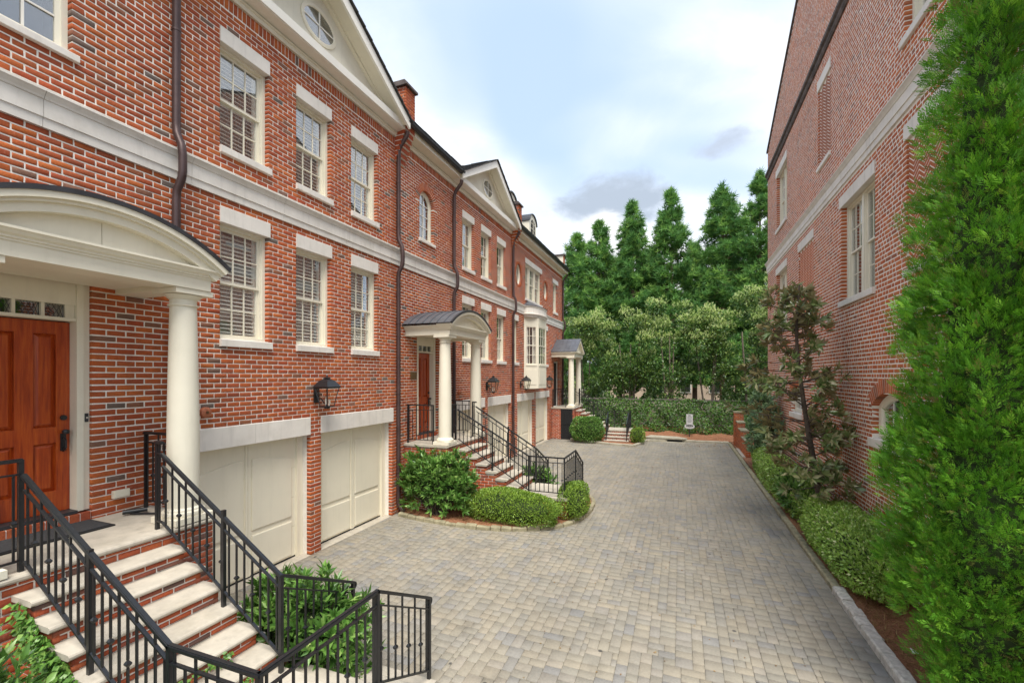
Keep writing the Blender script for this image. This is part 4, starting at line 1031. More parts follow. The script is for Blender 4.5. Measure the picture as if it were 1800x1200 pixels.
    for dcy in (17.75, 20.6):                                # arched dormers
        d = part('dormer', h); x1 = XF - .30; K = 12
        pts = [(dcy - .55, 9.75), (dcy + .55, 9.75)] + [(dcy + .55 * math.cos(math.pi * i / K), 10.75 + .40 * math.sin(math.pi * i / K)) for i in range(K + 1)]
        MB().prism(pts, 'x', x1 - 2.4, x1).build('dormer_body', 'cream_paint', d)
        pr_ = [(dcy + .60 * math.cos(math.pi * i / K), 10.75 + .45 * math.sin(math.pi * i / K)) for i in range(K + 1)]; pi_ = [(dcy + .555 * math.cos(math.pi * i / K), 10.75 + .405 * math.sin(math.pi * i / K)) for i in range(K, -1, -1)]
        MB().prism(pr_ + pi_, 'x', x1 - 2.4, x1 + .06).build('dormer_roof', 'dark_metal', d)
        pts = [(dcy - .30, 9.95), (dcy + .30, 9.95)] + [(dcy + .30 * math.cos(math.pi * i / K), 10.68 + .25 * math.sin(math.pi * i / K)) for i in range(K + 1)]
        MB().prism(pts, 'x', x1 + .001, x1 + .012).build('pane', 'interior', d)
        q = MB(); q.box(x1 + .013, x1 + .03, dcy - .015, dcy + .015, 9.95, 10.92)
        for z in (10.2, 10.45, 10.7): q.box(x1 + .013, x1 + .028, dcy - .3, dcy - .015, z - .012, z + .012); q.box(x1 + .013, x1 + .028, dcy + .015, dcy + .3, z - .012, z + .012)
        q.build('muntin', 'cream_paint', d)
    MB().box(XF - 4.0, XF + .12, b - .30, b, 9.40, 10.28).build('end_parapet', 'cream_paint', h)
    bricks_to_objects(h, lay(b - .31, b, 9.3, 10.27), (XF + .135, 0, 0), (0, 1, 0), (1, 0, 0), 'brick', 0, depth=.02, stuffname='parapet_brickwork')
    MB().box(XF - 4, XF + .2, b - .36, b + .05, 10.285, 10.36).build('parapet_cap', 'weathered', h)
    return h
H3 = end_house()

# ------------------------------------------------------------------ entrance staircases
ZL, ZP, RISE = 1.67, .55, .16
def tread_prof(x0, x1, z, t=.05, nose=1):
    c = t / 2; K = 5
    if nose > 0: return [(x0, z - t), (x1 - c, z - t)] + [(x1 - c + c * math.cos(-math.pi / 2 + math.pi * i / K), z - c + c * math.sin(-math.pi / 2 + math.pi * i / K)) for i in range(1, K)] + [(x1 - c, z), (x0, z)]
    return [(x1, z - t), (x0 + c, z - t)] + [(x0 + c - c * math.cos(-math.pi / 2 + math.pi * i / K), z - c + c * math.sin(-math.pi / 2 + math.pi * i / K)) for i in range(1, K)] + [(x0 + c, z), (x1, z)]
def staircase(cy, d, label, nind, open_below=False):
    s = thing('entrance_staircase', label, 'staircase', (-4.4, cy, 0), 'brick entrance staircases with pale stone treads')
    Y0, Y1 = cy - .60, cy + .60; LY0, LY1 = cy - 1.12, cy + 1.12; FX = -5.20
    # landing slab with rounded edge
    m = MB(); m.prism(tread_prof(XF + .006, FX, ZL, .06), 'y', LY0 + .03, LY1 - .03); m.box(XF + .006, FX - .03, LY0, LY0 + .029, ZL - .058, ZL - .002); m.box(XF + .006, FX - .03, LY1 - .029, LY1, ZL - .058, ZL - .002)
    m.build('landing_slab', 'tread_stone', s)
    xs = [FX + .265 * i for i in range(1, 7)]; zs = [ZL - RISE * i for i in range(1, 7)]
    for x, z in zip(xs, zs): MB().prism(tread_prof(x - .31, x, z), 'y', Y0 - .02, Y1 + .02).build('tread', 'tread_stone', s)
    PX = -2.40
    a, b = (Y0 - .03, Y1 + .01) if d > 0 else (Y0 - .01, Y1 + .03)
    MB().prism(tread_prof(xs[-1] - .05, PX, ZP, .06), 'y', a, b).build('platform_slab', 'tread_stone', s)
    # second flight turns and runs along the drive
    ys = []
    for k in range(1, 4):
        z = ZP - .137 * k; e = (b + .30 * k) if d > 0 else (a - .30 * k)
        MB().prism(tread_prof(e - .34, e, z) if d > 0 else tread_prof(e, e + .34, z, nose=-1), 'x', xs[-1] - .02, PX - .01).build('tread', 'tread_stone', s); ys.append((e, z))
    # mortar core
    m = MB(); m.box(XF + .01, FX - .05, LY0 + .04, LY1 - .04, -.02, ZL - .062)
    for x, z in zip(xs, zs): m.box(x - .30, x - .045, Y0 + .022, Y1 - .022, -.02, z - .052)
    m.box(xs[-1] - .045, PX - .045, a + .04, b - .04, -.02, ZP - .062)
    for (e, z) in ys:
        q0, q1 = (e - .33, e - .045) if d > 0 else (e + .045, e + .33); m.box(xs[-1] + .02, PX - .05, q0, q1, -.02, z - .052)
    m.build('mortar_core', 'mortar', s)
    H = .057; r = []
    # risers (faces +X): one call per plane
    def plane(rects, O, U, Nn, n): 
        if rects: bricks_to_objects(s, rects, O, U, Nn, 'stair_brick', n, depth=.05)
    jx = lambda zt: lay
    plane(lay(LY0 + .035, LY1 - .035, 0, ZL - .062, H=.0715, allowed=lambda zl, zh: [(LY0 + .035, LY1 - .035)] if zl > .0 else [], seed=1), (FX - .04, 0, 0), (0, 1, 0), (1, 0, 0), nind // 3)
    for i, (x, z) in enumerate(zip(xs, zs)):
        plane(lay(Y0 + .012, Y1 - .012, z - RISE, z - .052, H=.054, seed=i), (x - .035, 0, 0), (0, 1, 0), (1, 0, 0), nind // 12)
    plane(lay(a + .03, b - .03, 0, ZP - .062, H=.0715, seed=3), (PX - .035, 0, 0), (0, 1, 0), (1, 0, 0), 12)
    # stepped cheeks
    def steps(zl, zh):
        iv = [(x - .30, x - .04) for x, z in zip(xs, zs) if zh < z - .05]
        out_ = []
        for p, q in sorted(iv):
            if out_ and p <= out_[-1][1] + .05: out_[-1] = (out_[-1][0], q)
            else: out_.append((p, q))
        return out_
    plane(lay(FX - .3, xs[-1], 0, ZL, H=.0715, allowed=steps), (0, Y0 + .012, 0), (1, 0, 0), (0, -1, 0), nind // 4)
    plane([(-q, -p, z0, z1) for p, q, z0, z1 in lay(FX - .3, xs[-1], 0, ZL, H=.0715, allowed=steps)], (0, Y1 - .012, 0), (-1, 0, 0), (0, 1, 0), 0)
    op = [('r', -5.90, -5.32, -1, 1.6)] if open_below else []
    plane(lay(XF + .01, FX - .04, 0, ZL - .062, op, H=.0715), (0, LY0 + .03, 0), (1, 0, 0), (0, -1, 0), nind // 5)
    plane([(-q, -p, z0, z1) for p, q, z0, z1 in lay(XF + .01, FX - .04, 0, ZL - .062, H=.0715)], (0, LY1 - .03, 0), (-1, 0, 0), (0, 1, 0), 0)
    plane(lay(xs[-1] - .05, PX - .035, 0, ZP - .062, H=.0715), (0, a + .03, 0), (1, 0, 0), (0, -1, 0), nind // 10)
    for (e, z) in ys:
        if d > 0: plane([(-PX + .05, -xs[-1] - .03, z - .0 - .085 - .05, z - .055)] and [(-q, -p, z0, z1) for p, q, z0, z1 in lay(xs[-1] + .03, PX - .05, z - .137, z - .052, H=.045)], (0, e - .035, 0), (-1, 0, 0), (0, 1, 0), 0)
        else: plane(lay(xs[-1] + .03, PX - .05, z - .137, z - .052, H=.045), (0, e + .035, 0), (1, 0, 0), (0, -1, 0), 6)
    if open_below:
        MB().box(-5.93, -5.29, LY0 + .028, LY0 + .034, 0, 1.6).build('doorway', 'black', s)
        q = MB()
        for i in range(9): q.box(-5.90 + i * .07 - .008, -5.90 + i * .07 + .008, LY0 + .0, LY0 + .016, .02, 1.56)
        q.box(-5.91, -5.31, LY0 - .002, LY0 + .018, .8, .84); q.build('gate', 'iron', s)
    return s
staircase(2.6, 1, 'nearest brick staircase, its pale treads rising to the red front door', 220)
staircase(2.6 + PITCH, 1, 'brick staircase behind the clipped box hedge, rising to the middle porch', 110)
staircase(23.9, -1, 'far brick staircase at the end of the drive with a dark gate under its landing', 60, True)

# iron railings
BAL = {}
def bal_mesh(knuckle):
    if knuckle not in BAL:
        m = MB(); r = .0075
        if knuckle: m.sweep([[(a * q, b * q, z) for a, b in ((-1, -1), (1, -1), (1, 1), (-1, 1))] for q, z in ((r, 0), (r, .38), (.006, .40), (.018, .43), (.019, .445), (.006, .475), (r, .49), (r, 1))])
        else: m.box(-r, r, -r, r, 0, 1)
        BAL[knuckle] = m.mesh('baluster', 'iron')
    return BAL[knuckle]
def railing(label, segs, posts, scroll=(), loc=None, gap=.105):
    """segs: (p, q, hp, hq) floor line points and rail heights; posts: (point, h)"""
    loc = loc or segs[0][0]
    r = thing('iron_railing', label, 'railing', loc, 'black iron stair railings')
    hand, mid, low = MB(), MB(), MB(); alt = 0
    up = lambda p, h: Vector(p) + Vector((0, 0, h))
    hps = []
    for p, q, hp, hq in segs:
        p, q = Vector(p), Vector(q); A, B = up(p, hp), up(q, hq)
        dirv = (B - A).normalized()
        hand.bar(A - dirv * .012, B + dirv * .012, .042, .022); hand.bar(A - dirv * .01 + Vector((0, 0, .012)), B + dirv * .01 + Vector((0, 0, .012)), .028, .014)
        mid.bar(up(p, hp - .115), up(q, hq - .115), .026, .014); low.bar(up(p, .095), up(q, .095), .026, .016)
        L = (Vector((q.x, q.y)) - Vector((p.x, p.y))).length; n = max(1, int(round(L / gap)))
        for i in range(n):
            t = (i + .5) / n; b = p.lerp(q, t); h = hp + (hq - hp) * t; full = alt % 2 == 0; alt += 1
            top = h - .012 if full else h - .12
            o = link('baluster', bal_mesh(not full), r, b + Vector((0, 0, .098))); o.scale = (1, 1, top - .098)
    hand.build('handrail', 'iron', r); mid.build('middle_rail', 'iron', r); low.build('bottom_rail', 'iron', r)
    for p, h in posts: piece('post', 'iron', r, Vector(p) + Vector((-.017, -.017, .001)), Vector(p) + Vector((.017, .017, h)))
    for p, h, d in scroll:
        p = Vector(p) + Vector((0, 0, h)); q = MB(); d = Vector(d)
        q.tube([p + d * (.0 + .05 * math.sin(a)) + Vector((0, 0, -.04 + .04 * math.cos(a))) for a in np.linspace(0, 5.2, 14)], .012, 6); q.build('scroll', 'iron', r, smooth=True)
    return r
def stair_railings(cy, d, where):
    near, far = cy - .54 * d, cy + .54 * d      # near: outer side of the turn
    FX = -5.30; x6 = -3.36
    s = d
    # outer: landing stub, slope, platform sides, second flight
    e2 = cy + (.63 + .86) * d
    P = lambda x, y, z: (x, y, z)
    railing('black iron railing on the outer side of %s, wrapping round its platform' % where,
            [(P(-5.30, cy - .72 * d, ZL), P(-5.30, near, ZL), .95, .95), (P(-5.24, near, ZL), P(x6, near, ZP), .82, .90), (P(x6, near, ZP), P(-2.50, near, ZP), .90, .90),
             (P(-2.50, near, ZP), P(-2.50, cy + .63 * d, ZP), .90, .90), (P(-2.50, cy + .63 * d, ZP), P(-2.50, e2, .13), .90, .86)],
            [(P(-5.30, cy - .74 * d, ZL), .95), (P(-5.30, near, ZL), .96), (P(-4.30, near, 1.03), .97), (P(x6, near, ZP), .90), (P(-2.50, near, ZP), .90), (P(-2.50, cy + .63 * d, ZP), .90), (P(-2.50, e2, .13), .86)],
            [(P(-2.50, e2, .13), .86, (0, d, 0))])
    railing('black iron railing on the inner side of %s, next to the garage' % where,
            [(P(-5.36, far + .02 * d, ZL), P(-5.25, far, ZL), .95, .95), (P(-5.24, far, ZL), P(-3.53, far, .62), .82, .84), (P(-3.53, far + .03 * d, ZP), P(-3.50, e2, .13), .90, .86)],
            [(P(-5.36, far + .02 * d, ZL), .96), (P(-4.30, far, 1.03), .97), (P(-3.53, far, ZP), .92), (P(-3.50, e2, .13), .86)],
            [(P(-3.50, e2, .13), .86, (0, d, 0))])
    for sg, nm in ((-1, 'near'), (1, 'far')):
        y = cy + sg * 1.03
        railing('short black iron guard on the %s edge of the landing of %s' % (nm, where),
                [(P(-6.40, y, ZL), P(-5.66, y, ZL), .95, .95)], [(P(-6.38, y, ZL), .95), (P(-5.66, y, ZL), .95)])
stair_railings(2.6, 1, 'the nearest staircase')
stair_railings(2.6 + PITCH, 1, 'the middle staircase')
stair_railings(23.9, -1, 'the far end staircase')

# door mats and small fittings
def mat_obj(cy, label):
    t = thing('doormat', label, 'doormat', (-6.0, cy, ZL), None)
    MB().box(-6.42, -5.93, cy - .42, cy + .52, ZL + .002, ZL + .016).build('border', 'black', t)
    MB().box(-6.39, -5.96, cy - .39, cy + .49, ZL + .0165, ZL + .024).build('pile', 'mat_rubber', t)
mat_obj(2.55, 'dark rubber doormat in front of the nearest red door')
t = thing('boot_scraper', 'small black iron boot scraper lying against the wall by the railing', 'boot scraper', (-6.2, 3.42, ZL))
MB().tube([(-6.24, 3.30, ZL + .045), (-6.12, 3.50, ZL + .045)], .028, 12).build('bar', 'iron', t, smooth=True)
MB().tube([(-6.2, 3.36, ZL + .02), (-5.75, 3.55, ZL + .02)], .012, 8).build('foot', 'iron', t, smooth=True)
t = thing('outlet_box', 'small beige outdoor outlet box low on the brick wall beside the red door', 'outlet box', (XF, 3.38, 1.90))
MB().box(XF + .006, XF + .05, 3.30, 3.47, 1.86, 1.95).build('housing', 'cream_paint', t); MB().box(XF + .05, XF + .062, 3.31, 3.46, 1.87, 1.955).build('lid', 'cream_paint', t)
t = thing('doorbell', 'small grey doorbell on the door frame of the nearest house', 'doorbell', (XF - .045, 3.06, 2.86))
MB().box(XF - .044, XF - .03, 3.065, 3.095, 2.81, 2.91).build('plate', 'dark_metal', t); MB().tube([(XF - .031, 3.08, 2.86), (XF - .024, 3.08, 2.86)], .009, 8).build('button', 'limestone', t)
for y, lb in ((4.42, 'round copper coloured fixture on the brick behind the near porch column'), (12.30, 'round copper coloured fixture on the brick between the middle porch columns')):
    t = thing('wall_fixture', lb, 'wall fixture', (XF, y, 2.82)); MB().tube([(XF + .003, y, 2.82), (XF + .06, y, 2.82), (XF + .075, y, 2.82)], [.075, .075, .05], 16).build('cover', 'copper', t, smooth=True)
    MB().tube([(XF + .076, y, 2.82), (XF + .085, y, 2.82)], .02, 8).build('button', 'bronze', t)
t = thing('house_plaque', 'small bronze plaque on the brick beside the middle front door', 'plaque', (XF, 9.80, 3.36))
MB().box(XF + .005, XF + .02, 9.66, 9.93, 3.26, 3.45).build('plate', 'bronze', t)
MB().box(XF + .0205, XF + .024, 9.68, 9.91, 3.28, 3.43).build('face', 'bronze', t)

# wall lanterns
def lantern(y, label, z=2.98):
    t = thing('wall_lantern', label, 'lantern', (XF, y, z), 'black wall lanterns above the garages')
    cx = XF + .27
    def ring(h, zz): return [(cx - h, y - h, zz), (cx + h, y - h, zz), (cx + h, y + h, zz), (cx - h, y + h, zz)]
    q = MB(); q.box(XF + .004, XF + .03, y - .06, y + .06, z - .14, z + .14); q.tube([(XF + .03, y, z - .02), (XF + .12, y, z - .06), (cx, y, z - .20)], .012, 8); q.box(XF + .03, cx - .13, y - .012, y + .012, z + .0, z + .03); q.build('bracket', 'iron', t)
    q = MB(); q.sweep([ring(.17, z + .15), ring(.175, z + .165), ring(.10, z + .27), ring(.06, z + .30), ring(.035, z + .31), ring(.05, z + .325), ring(.02, z + .345)]); q.lathe([(.004, z + .34), (.018, z + .355), (.018, z + .37), (.004, z + .395)], cx, y, 10); q.build('roof', 'iron', t)
    q = MB()
    for sx, sy in ((-1, -1), (1, -1), (1, 1), (-1, 1)): q.bar((cx + sx * .15, y + sy * .15, z + .15), (cx + sx * .085, y + sy * .085, z - .20), .014, .014)
    q.sweep([ring(.155, z + .135), ring(.155, z + .15)]); q.sweep([ring(.095, z - .215), ring(.095, z - .195)]); q.sweep([ring(.03, z - .25), ring(.04, z - .216)]); q.build('cage', 'iron', t)
    for k in range(4):
        A, B = ring(.147, z + .134), ring(.083, z - .194); MB().add([A[k], A[(k + 1) % 4], B[(k + 1) % 4], B[k]], [(0, 1, 2, 3)]).build('pane', 'lantern_glass', t)
    q = MB(); q.lathe([(.012, z - .19), (.012, z - .06), (.002, z - .05)], cx - .03, y, 8); q.lathe([(.012, z - .19), (.012, z - .08), (.002, z - .07)], cx + .03, y + .02, 8); q.build('candle', 'slat', t)
lantern(6.53, 'nearest black wall lantern, between the two near cream garage doors')
lantern(6.53 + PITCH, 'black wall lantern between the middle garage doors, right of the porch column')
lantern(17.98, 'black wall lantern on the left side of the panelled bay apron')
lantern(21.55, 'farthest black wall lantern, right of the panelled bay apron')

# ------------------------------------------------------------------ right brick building
def right_building():
    h = thing('brick_building', 'big three storey brick building along the right side of the drive', 'building', (XR, 12, 0))
    Y0, Y1 = 4.3, 19.95; O, U, Nn = (XR, 0, 0), (0, -1, 0), (-1, 0, 0); CH_ = .077; CL = .215  # near end stops early so that light reaches the drive side
    ops, holes = [], []
    def hole(y0, y1, z0, z1): ops.append(('r', -y1, -y0, z0, z1)); holes.append((-y1 - .004, -y0 + .004, z0 - .01, z1 + .02))
    hole(9.60, 11.36, 4.92, 6.92)                          # double sash
    hole(6.85, 8.50, 8.50, 10.4); hole(16.55, 18.2, 8.50, 10.4); hole(16.55, 18.2, 4.92, 6.92)
    for y0, y1, z0, z1 in ((12.1, 13.05, 8.50, 10.4), (13.5, 15.0, 4.95, 6.92), (6.9, 8.42, 4.95, 6.92)): hole(y0, y1, z0, z1)   # blind panels
    for yc in (9.07, 15.3): ops.append(('a', -yc, .66, 2.25, 2.80, 1.0, 2.06, .24)); holes.append((-yc - .66, -yc + .66, 2.24, 3.04))
    ops.append(('r', -Y1 - 1, -Y0 + 1, 7.36, 7.74)); ops.append(('r', -Y1 - 1, -Y0 + 1, 11.0, 11.22))
    mortar_wall(h, O, U, Nn, -Y1, -Y0, -.05, 11.02, holes, back=.2, front=-.0022)
    bricks_to_objects(h, lay(-Y1, -Y0, 0, 11.0, ops, H=CH_, L=CL, bond='mix', seed=2, JT=.018), O, U, Nn, 'pale_brick', 300, prd=.45, exclude=
                      lambda u, v: ((u > 1530 + np.maximum(0, 250 - v) * .3)) | ((u < 1480) & (v > 465)) | (v > 900))
    # upper gable wall with its sloping top
    YP = 13.6; ZPK = 12.1 + (Y1 - YP) * .455
    def topz(y): return 12.1 + (Y1 - y) * .455 if y > YP else ZPK - (YP - y) * .455
    YQ = YP - (ZPK - 11.25) / .455
    pts = [(Y1, 11.2), (Y1, topz(Y1)), (YP, ZPK), (YQ, 11.25)]
    MB().prism(pts, 'x', XR + .0022, XR + .5).build('gable_wall', 'mortar', h)
    def allowed(zl, zh):
        ym = min(Y1, Y1 - (zh + .01 - 12.1) / .455) if zh > 12.1 else Y1
        yl = YQ + (zh + .01 - 11.25) / .455
        return [(-ym, -yl)] if ym > yl else []
    bricks_to_objects(h, lay(-Y1, -Y0, 11.22, 15.9, (), H=CH_, L=CL, bond='mix', seed=9, allowed=allowed, JT=.018), O, U, Nn, 'pale_brick', 0, depth=.05, prd=.45, stuffname='gable_brickwork')
    for ya, yb in ((Y1 + .02, YP), (YP, YQ - .1)):
        za, zb_ = topz(ya) + .01, topz(yb) + .01
        MB().strip([(XR - .05, ya, za), (XR + .55, ya, za), (XR + .55, ya, za + .07), (XR - .05, ya, za + .07)], [(XR - .05, yb, zb_), (XR + .55, yb, zb_), (XR + .55, yb, zb_ + .07), (XR - .05, yb, zb_ + .07)]).build('coping', 'weathered', h)
    y = Y0
    while y < Y1 - .1:
        e = min(Y1 + .03, y + 1.2); m = FB(XR, -1); m.fprism([(-.05, 11.0), (.03, 11.0), (.06, 11.05), (.06, 11.11), (.11, 11.14), (.12, 11.20), (-.05, 11.23)], y + .003, e - .003); m.build('string_stone', 'weathered', h); y = e
    band_course(h, Y0, Y1, 7.36, XR, -1, 1.6, 7.74)
    # windows
    def st(name, y0, y1, z0, z1, pr): stone(h, name, XR, -1, y0, y1, z0, z1, pr)
    for y0, y1, z0 in ((9.60, 11.36, 4.92), (6.85, 8.50, 8.50), (16.55, 18.2, 8.50), (16.55, 18.2, 4.92)):
        zt = z0 + 2.0 if z0 < 8 else 10.4
        st('lintel', y0 - .02, y1 + .10, zt - .005, zt + .24, .02); st('window_sill', y0 - .03, y1 + .06, z0 - .12, z0 - .002, .05)
        ym = (y0 + y1) / 2
        sash_window(h, XR, -1, y0, ym, z0, zt, cols=3, blinds=0, recess=.10, seed=1); sash_window(h, XR, -1, ym, y1, z0, zt, cols=3, blinds=0, recess=.10, seed=2)
        for yy in (y0 + .16, ym - .16, ym + .16, y1 - .16):   # curtains
            m = MB(); K = 10
            m.sweep([[(XR + .34 + .025 * (i % 2), yy - .09 + .18 * i / K, z0 + .05), (XR + .34 + .025 * (i % 2), yy - .09 + .18 * i / K, zt - .05)] for i in range(K + 1)], closed=False, caps=False); m.build('curtain', 'slat', h)
    for y0, y1, z0, z1 in ((12.1, 13.05, 8.50, 10.4), (13.5, 15.0, 4.95, 6.92), (6.9, 8.42, 4.95, 6.92)):
        st('lintel', y0 - .05, y1 + .06, z1 - .005, z1 + .24, .02); st('window_sill', y0 - .04, y1 + .05, z0 - .10, z0 + .002, .04)
        MB().box(XR + .0285, XR + .2, y0 - .01, y1 + .01, z0 - .02, z1 + .02).build('blind_backing', 'mortar', h)
        n = int((y1 - y0) / .15); dy = (y1 - y0) / n; rects = []   # herringbone infill: slanted pairs
        q = MB()
        for i in range(n):
            z = z0 - .1; sgn = 1 if i % 2 else -1
            while z < z1 - .02:
                a, b = y0 + i * dy + .004, y0 + (i + 1) * dy - .004; za, zb_ = z, z + .11
                lo, hi = (za, zb_) if sgn > 0 else (zb_, za); t = .056
                p = [(a, max(z0, lo)), (b, max(z0, hi)), (b, min(z1, hi + t)), (a, min(z1, lo + t))]
                if p[3][1] > p[0][1] and p[2][1] > p[1][1]: q.add([(XR + .026, u_, w_) for u_, w_ in p] + [(XR + .05, u_, w_) for u_, w_ in p], [(0, 3, 2, 1), (0, 1, 5, 4), (1, 2, 6, 5), (2, 3, 7, 6), (3, 0, 4, 7)])
                z += .077
        q.build('herringbone_infill', 'pale_brick', h, kind='stuff')
    for yc in (9.07, 15.3):
        a0 = math.acos(.66 / 1.0); arch_ring(h, O, U, Nn, -yc, 2.06, 1.0, .24, a0, math.pi - a0, 21, 'pale_brick', depth=.13)
        st('window_sill', yc - .72, yc + .72, 2.10, 2.246, .05)
        w_ = part('arched_window', h); K = 16
        def outl(hw, dz, R, n): return [(XR - n, yc - hw, 2.25 + dz), (XR - n, yc + hw, 2.25 + dz)] + [(XR - n, yc + hw * math.cos(math.pi * i / K) * 1.0, 2.06 + math.sqrt(max(0, R * R - (hw * math.cos(math.pi * i / K)) ** 2))) for i in range(K + 1)]
        MB().sweep([outl(.655, 0, .995, -.22), outl(.655, 0, .995, -.10), outl(.55, .09, .90, -.10), outl(.53, .11, .88, -.13), outl(.53, .11, .88, -.18)], caps=False).build('frame', 'cream_paint', w_)
        MB().sweep([outl(.54, .10, .89, -.155), outl(.54, .10, .89, -.152)]).build('pane', 'glass', w_)
        q = MB()
        for yy in (-.18, .18): q.box(XR + .136, XR + .15, yc + yy - .011, yc + yy + .011, 2.36, 2.06 + math.sqrt(.88 ** 2 - yy * yy))
        for p, r_ in ((-.53, -.191), (-.169, .169), (.191, .53)): q.box(XR + .138, XR + .148, yc + p, yc + r_, 2.66, 2.68)
        q.build('muntin', 'white_paint', w_)
        MB().box(XR + .5, XR + .52, yc - .7, yc + .7, 2.2, 3.1).build('recess', 'interior', w_)
        m = MB(); m.sweep([[(XR + .34 + .03 * (i % 2), yc - .5 + .3 * i / 12, 2.3), (XR + .34 + .03 * (i % 2), yc - .5 + .3 * i / 12, 2.9)] for i in range(13)], closed=False, caps=False); m.sweep([[(XR + .34 + .03 * (i % 2), yc + .2 + .3 * i / 12, 2.3), (XR + .34 + .03 * (i % 2), yc + .2 + .3 * i / 12, 2.9)] for i in range(13)], closed=False, caps=False); m.build('curtain', 'slat', w_)
    # made-up near end wall, building cut short to admit sun; far end wall
    MB().box(XR + .012, XR + 8, Y0 + .012, Y0 + .2, 0, 11.2).build('end_wall', 'mortar', h)
    bricks_to_objects(h, lay(XR, XR + 1.6, 0, 11.2, H=CH_, L=CL), (0, Y0, 0), (1, 0, 0), (0, -1, 0), 'pale_brick', 0, depth=.05, stuffname='end_brickwork')
    MB().box(XR + .012, XR + 8, Y1 - .2, Y1 - .012, 0, 11.9).build('end_wall', 'mortar', h)
    MB().box(XR + 1.0, XR + 8, Y0 + .3, Y1 - .25, 0, 11.5).build('building_core', 'interior', h)
    MB().strip([(XR + .3, Y0, 11.3), (XR + 8, Y0, 11.8), (XR + 8, Y1, 11.8), (XR + .3, Y1, 11.3)], [(XR + .3, Y0, 11.35), (XR + 8, Y0, 11.9), (XR + 8, Y1, 11.9), (XR + .3, Y1, 11.35)]).build('roof', 'shingle', h)
    return h
right_building()

# low garden wall stepping down along the far right of the drive
gw = thing('garden_wall', 'low stepped brick garden wall with a taller end pier at the far right', 'garden wall', (2.55, 21.5, 0))
def pier(x0, x1, y0, y1, zt):
    MB().box(x0 + .012, x1 - .012, y0 + .012, y1 - .012, -.02, zt - .05).build('mortar_core', 'dark_mortar', gw)
    for O, U, Nn, a, b in (((0, y0, 0), (1, 0, 0), (0, -1, 0), x0, x1), ((x0, 0, 0), (0, -1, 0), (-1, 0, 0), -y1, -y0)):
        bricks_to_objects(gw, lay(a, b, 0, zt - .05, H=.072), O, U, Nn, 'pale_brick', 6, depth=.03)
    MB().box(x0 - .02, x1 + .02, y0 - .02, y1 + .02, zt - .05, zt).build('cap', 'mossy_kerb', gw)
pier(2.36, 2.75, 23.3, 23.75, 1.65)
pier(2.42, 2.70, 22.4, 23.3, 1.25); pier(2.42, 2.70, 21.3, 22.4, 1.0); pier(2.42, 2.70, 20.0, 21.3, .75)
MB().box(2.30, 2.42, 19.9, 22.2, -.02, .10).build('plinth', 'tread_stone', gw)

# sign on a dark stake
t = thing('yard_sign', 'small white sign board with grey print on a dark stake by the ivy bank', 'sign', (.45, 25.0, .2))
sx, sy, sz = .42, 25.0, .15
MB().box(sx - .02, sx + .02, sy, sy + .03, sz, 1.10).build('stake', 'black', t)
MB().box(sx - .16, sx + .16, sy - .02, sy - .002, .82, 1.34).build('board', 'sign_white', t)
q = MB()
for i, (a, b) in enumerate(((.06, .05), (.10, .02), (.11, .02), (.09, .02), (.11, .02), (.08, .02))): q.box(sx - a, sx + a, sy - .0235, sy - .0205, 1.24 - i * .065, 1.24 - i * .065 + b)
q.build('print', 'print_grey', t)
K = 24; MB().prism([(sx + .25 * math.copysign(abs(math.cos(2 * math.pi * i / K)) ** .7, math.cos(2 * math.pi * i / K)), .70 + .12 * math.sin(2 * math.pi * i / K)) for i in range(K)], 'y', sy - .025, sy - .004).build('lower_plate', 'sign_white', t)
MB().prism([(sx + .17 * math.cos(2 * math.pi * i / K), .735 + .06 * math.sin(2 * math.pi * i / K)) for i in range(K)], 'y', sy - .029, sy - .0255).build('emblem', 'black', t)
q = MB()
for a, b in ((-.11, -.05), (-.03, .03), (.05, .11)): q.box(sx + a, sx + b, sy - .032, sy - .0295, .72, .75)
q.build('print', 'sign_white', t)

# pale house beyond the trees
dh = thing('distant_house', 'beige house glimpsed between the tree trunks beyond the ivy bank', 'house', (0, 56, 0))
MB().box(-8, 12, 54, 64, 0, 7.5).build('wall', 'far_wall', dh)
MB().prism([(53.4, 7.5), (64.6, 7.5), (59, 11)], 'x', -8.5, 12.5).build('roof', 'shingle', dh)
for x in (-5.5, -2.5, .5, 3.5, 6.5):
    for z in (1.4, 4.6):
        w_ = MB(); w_.box(x - .6, x + .6, 53.93, 53.99, z, z + 1.8); f_ = w_.build('window', 'white_paint', dh); MB().box(x - .48, x + .48, 53.90, 53.925, z + .12, z + 1.68).build('pane', 'interior', f_)

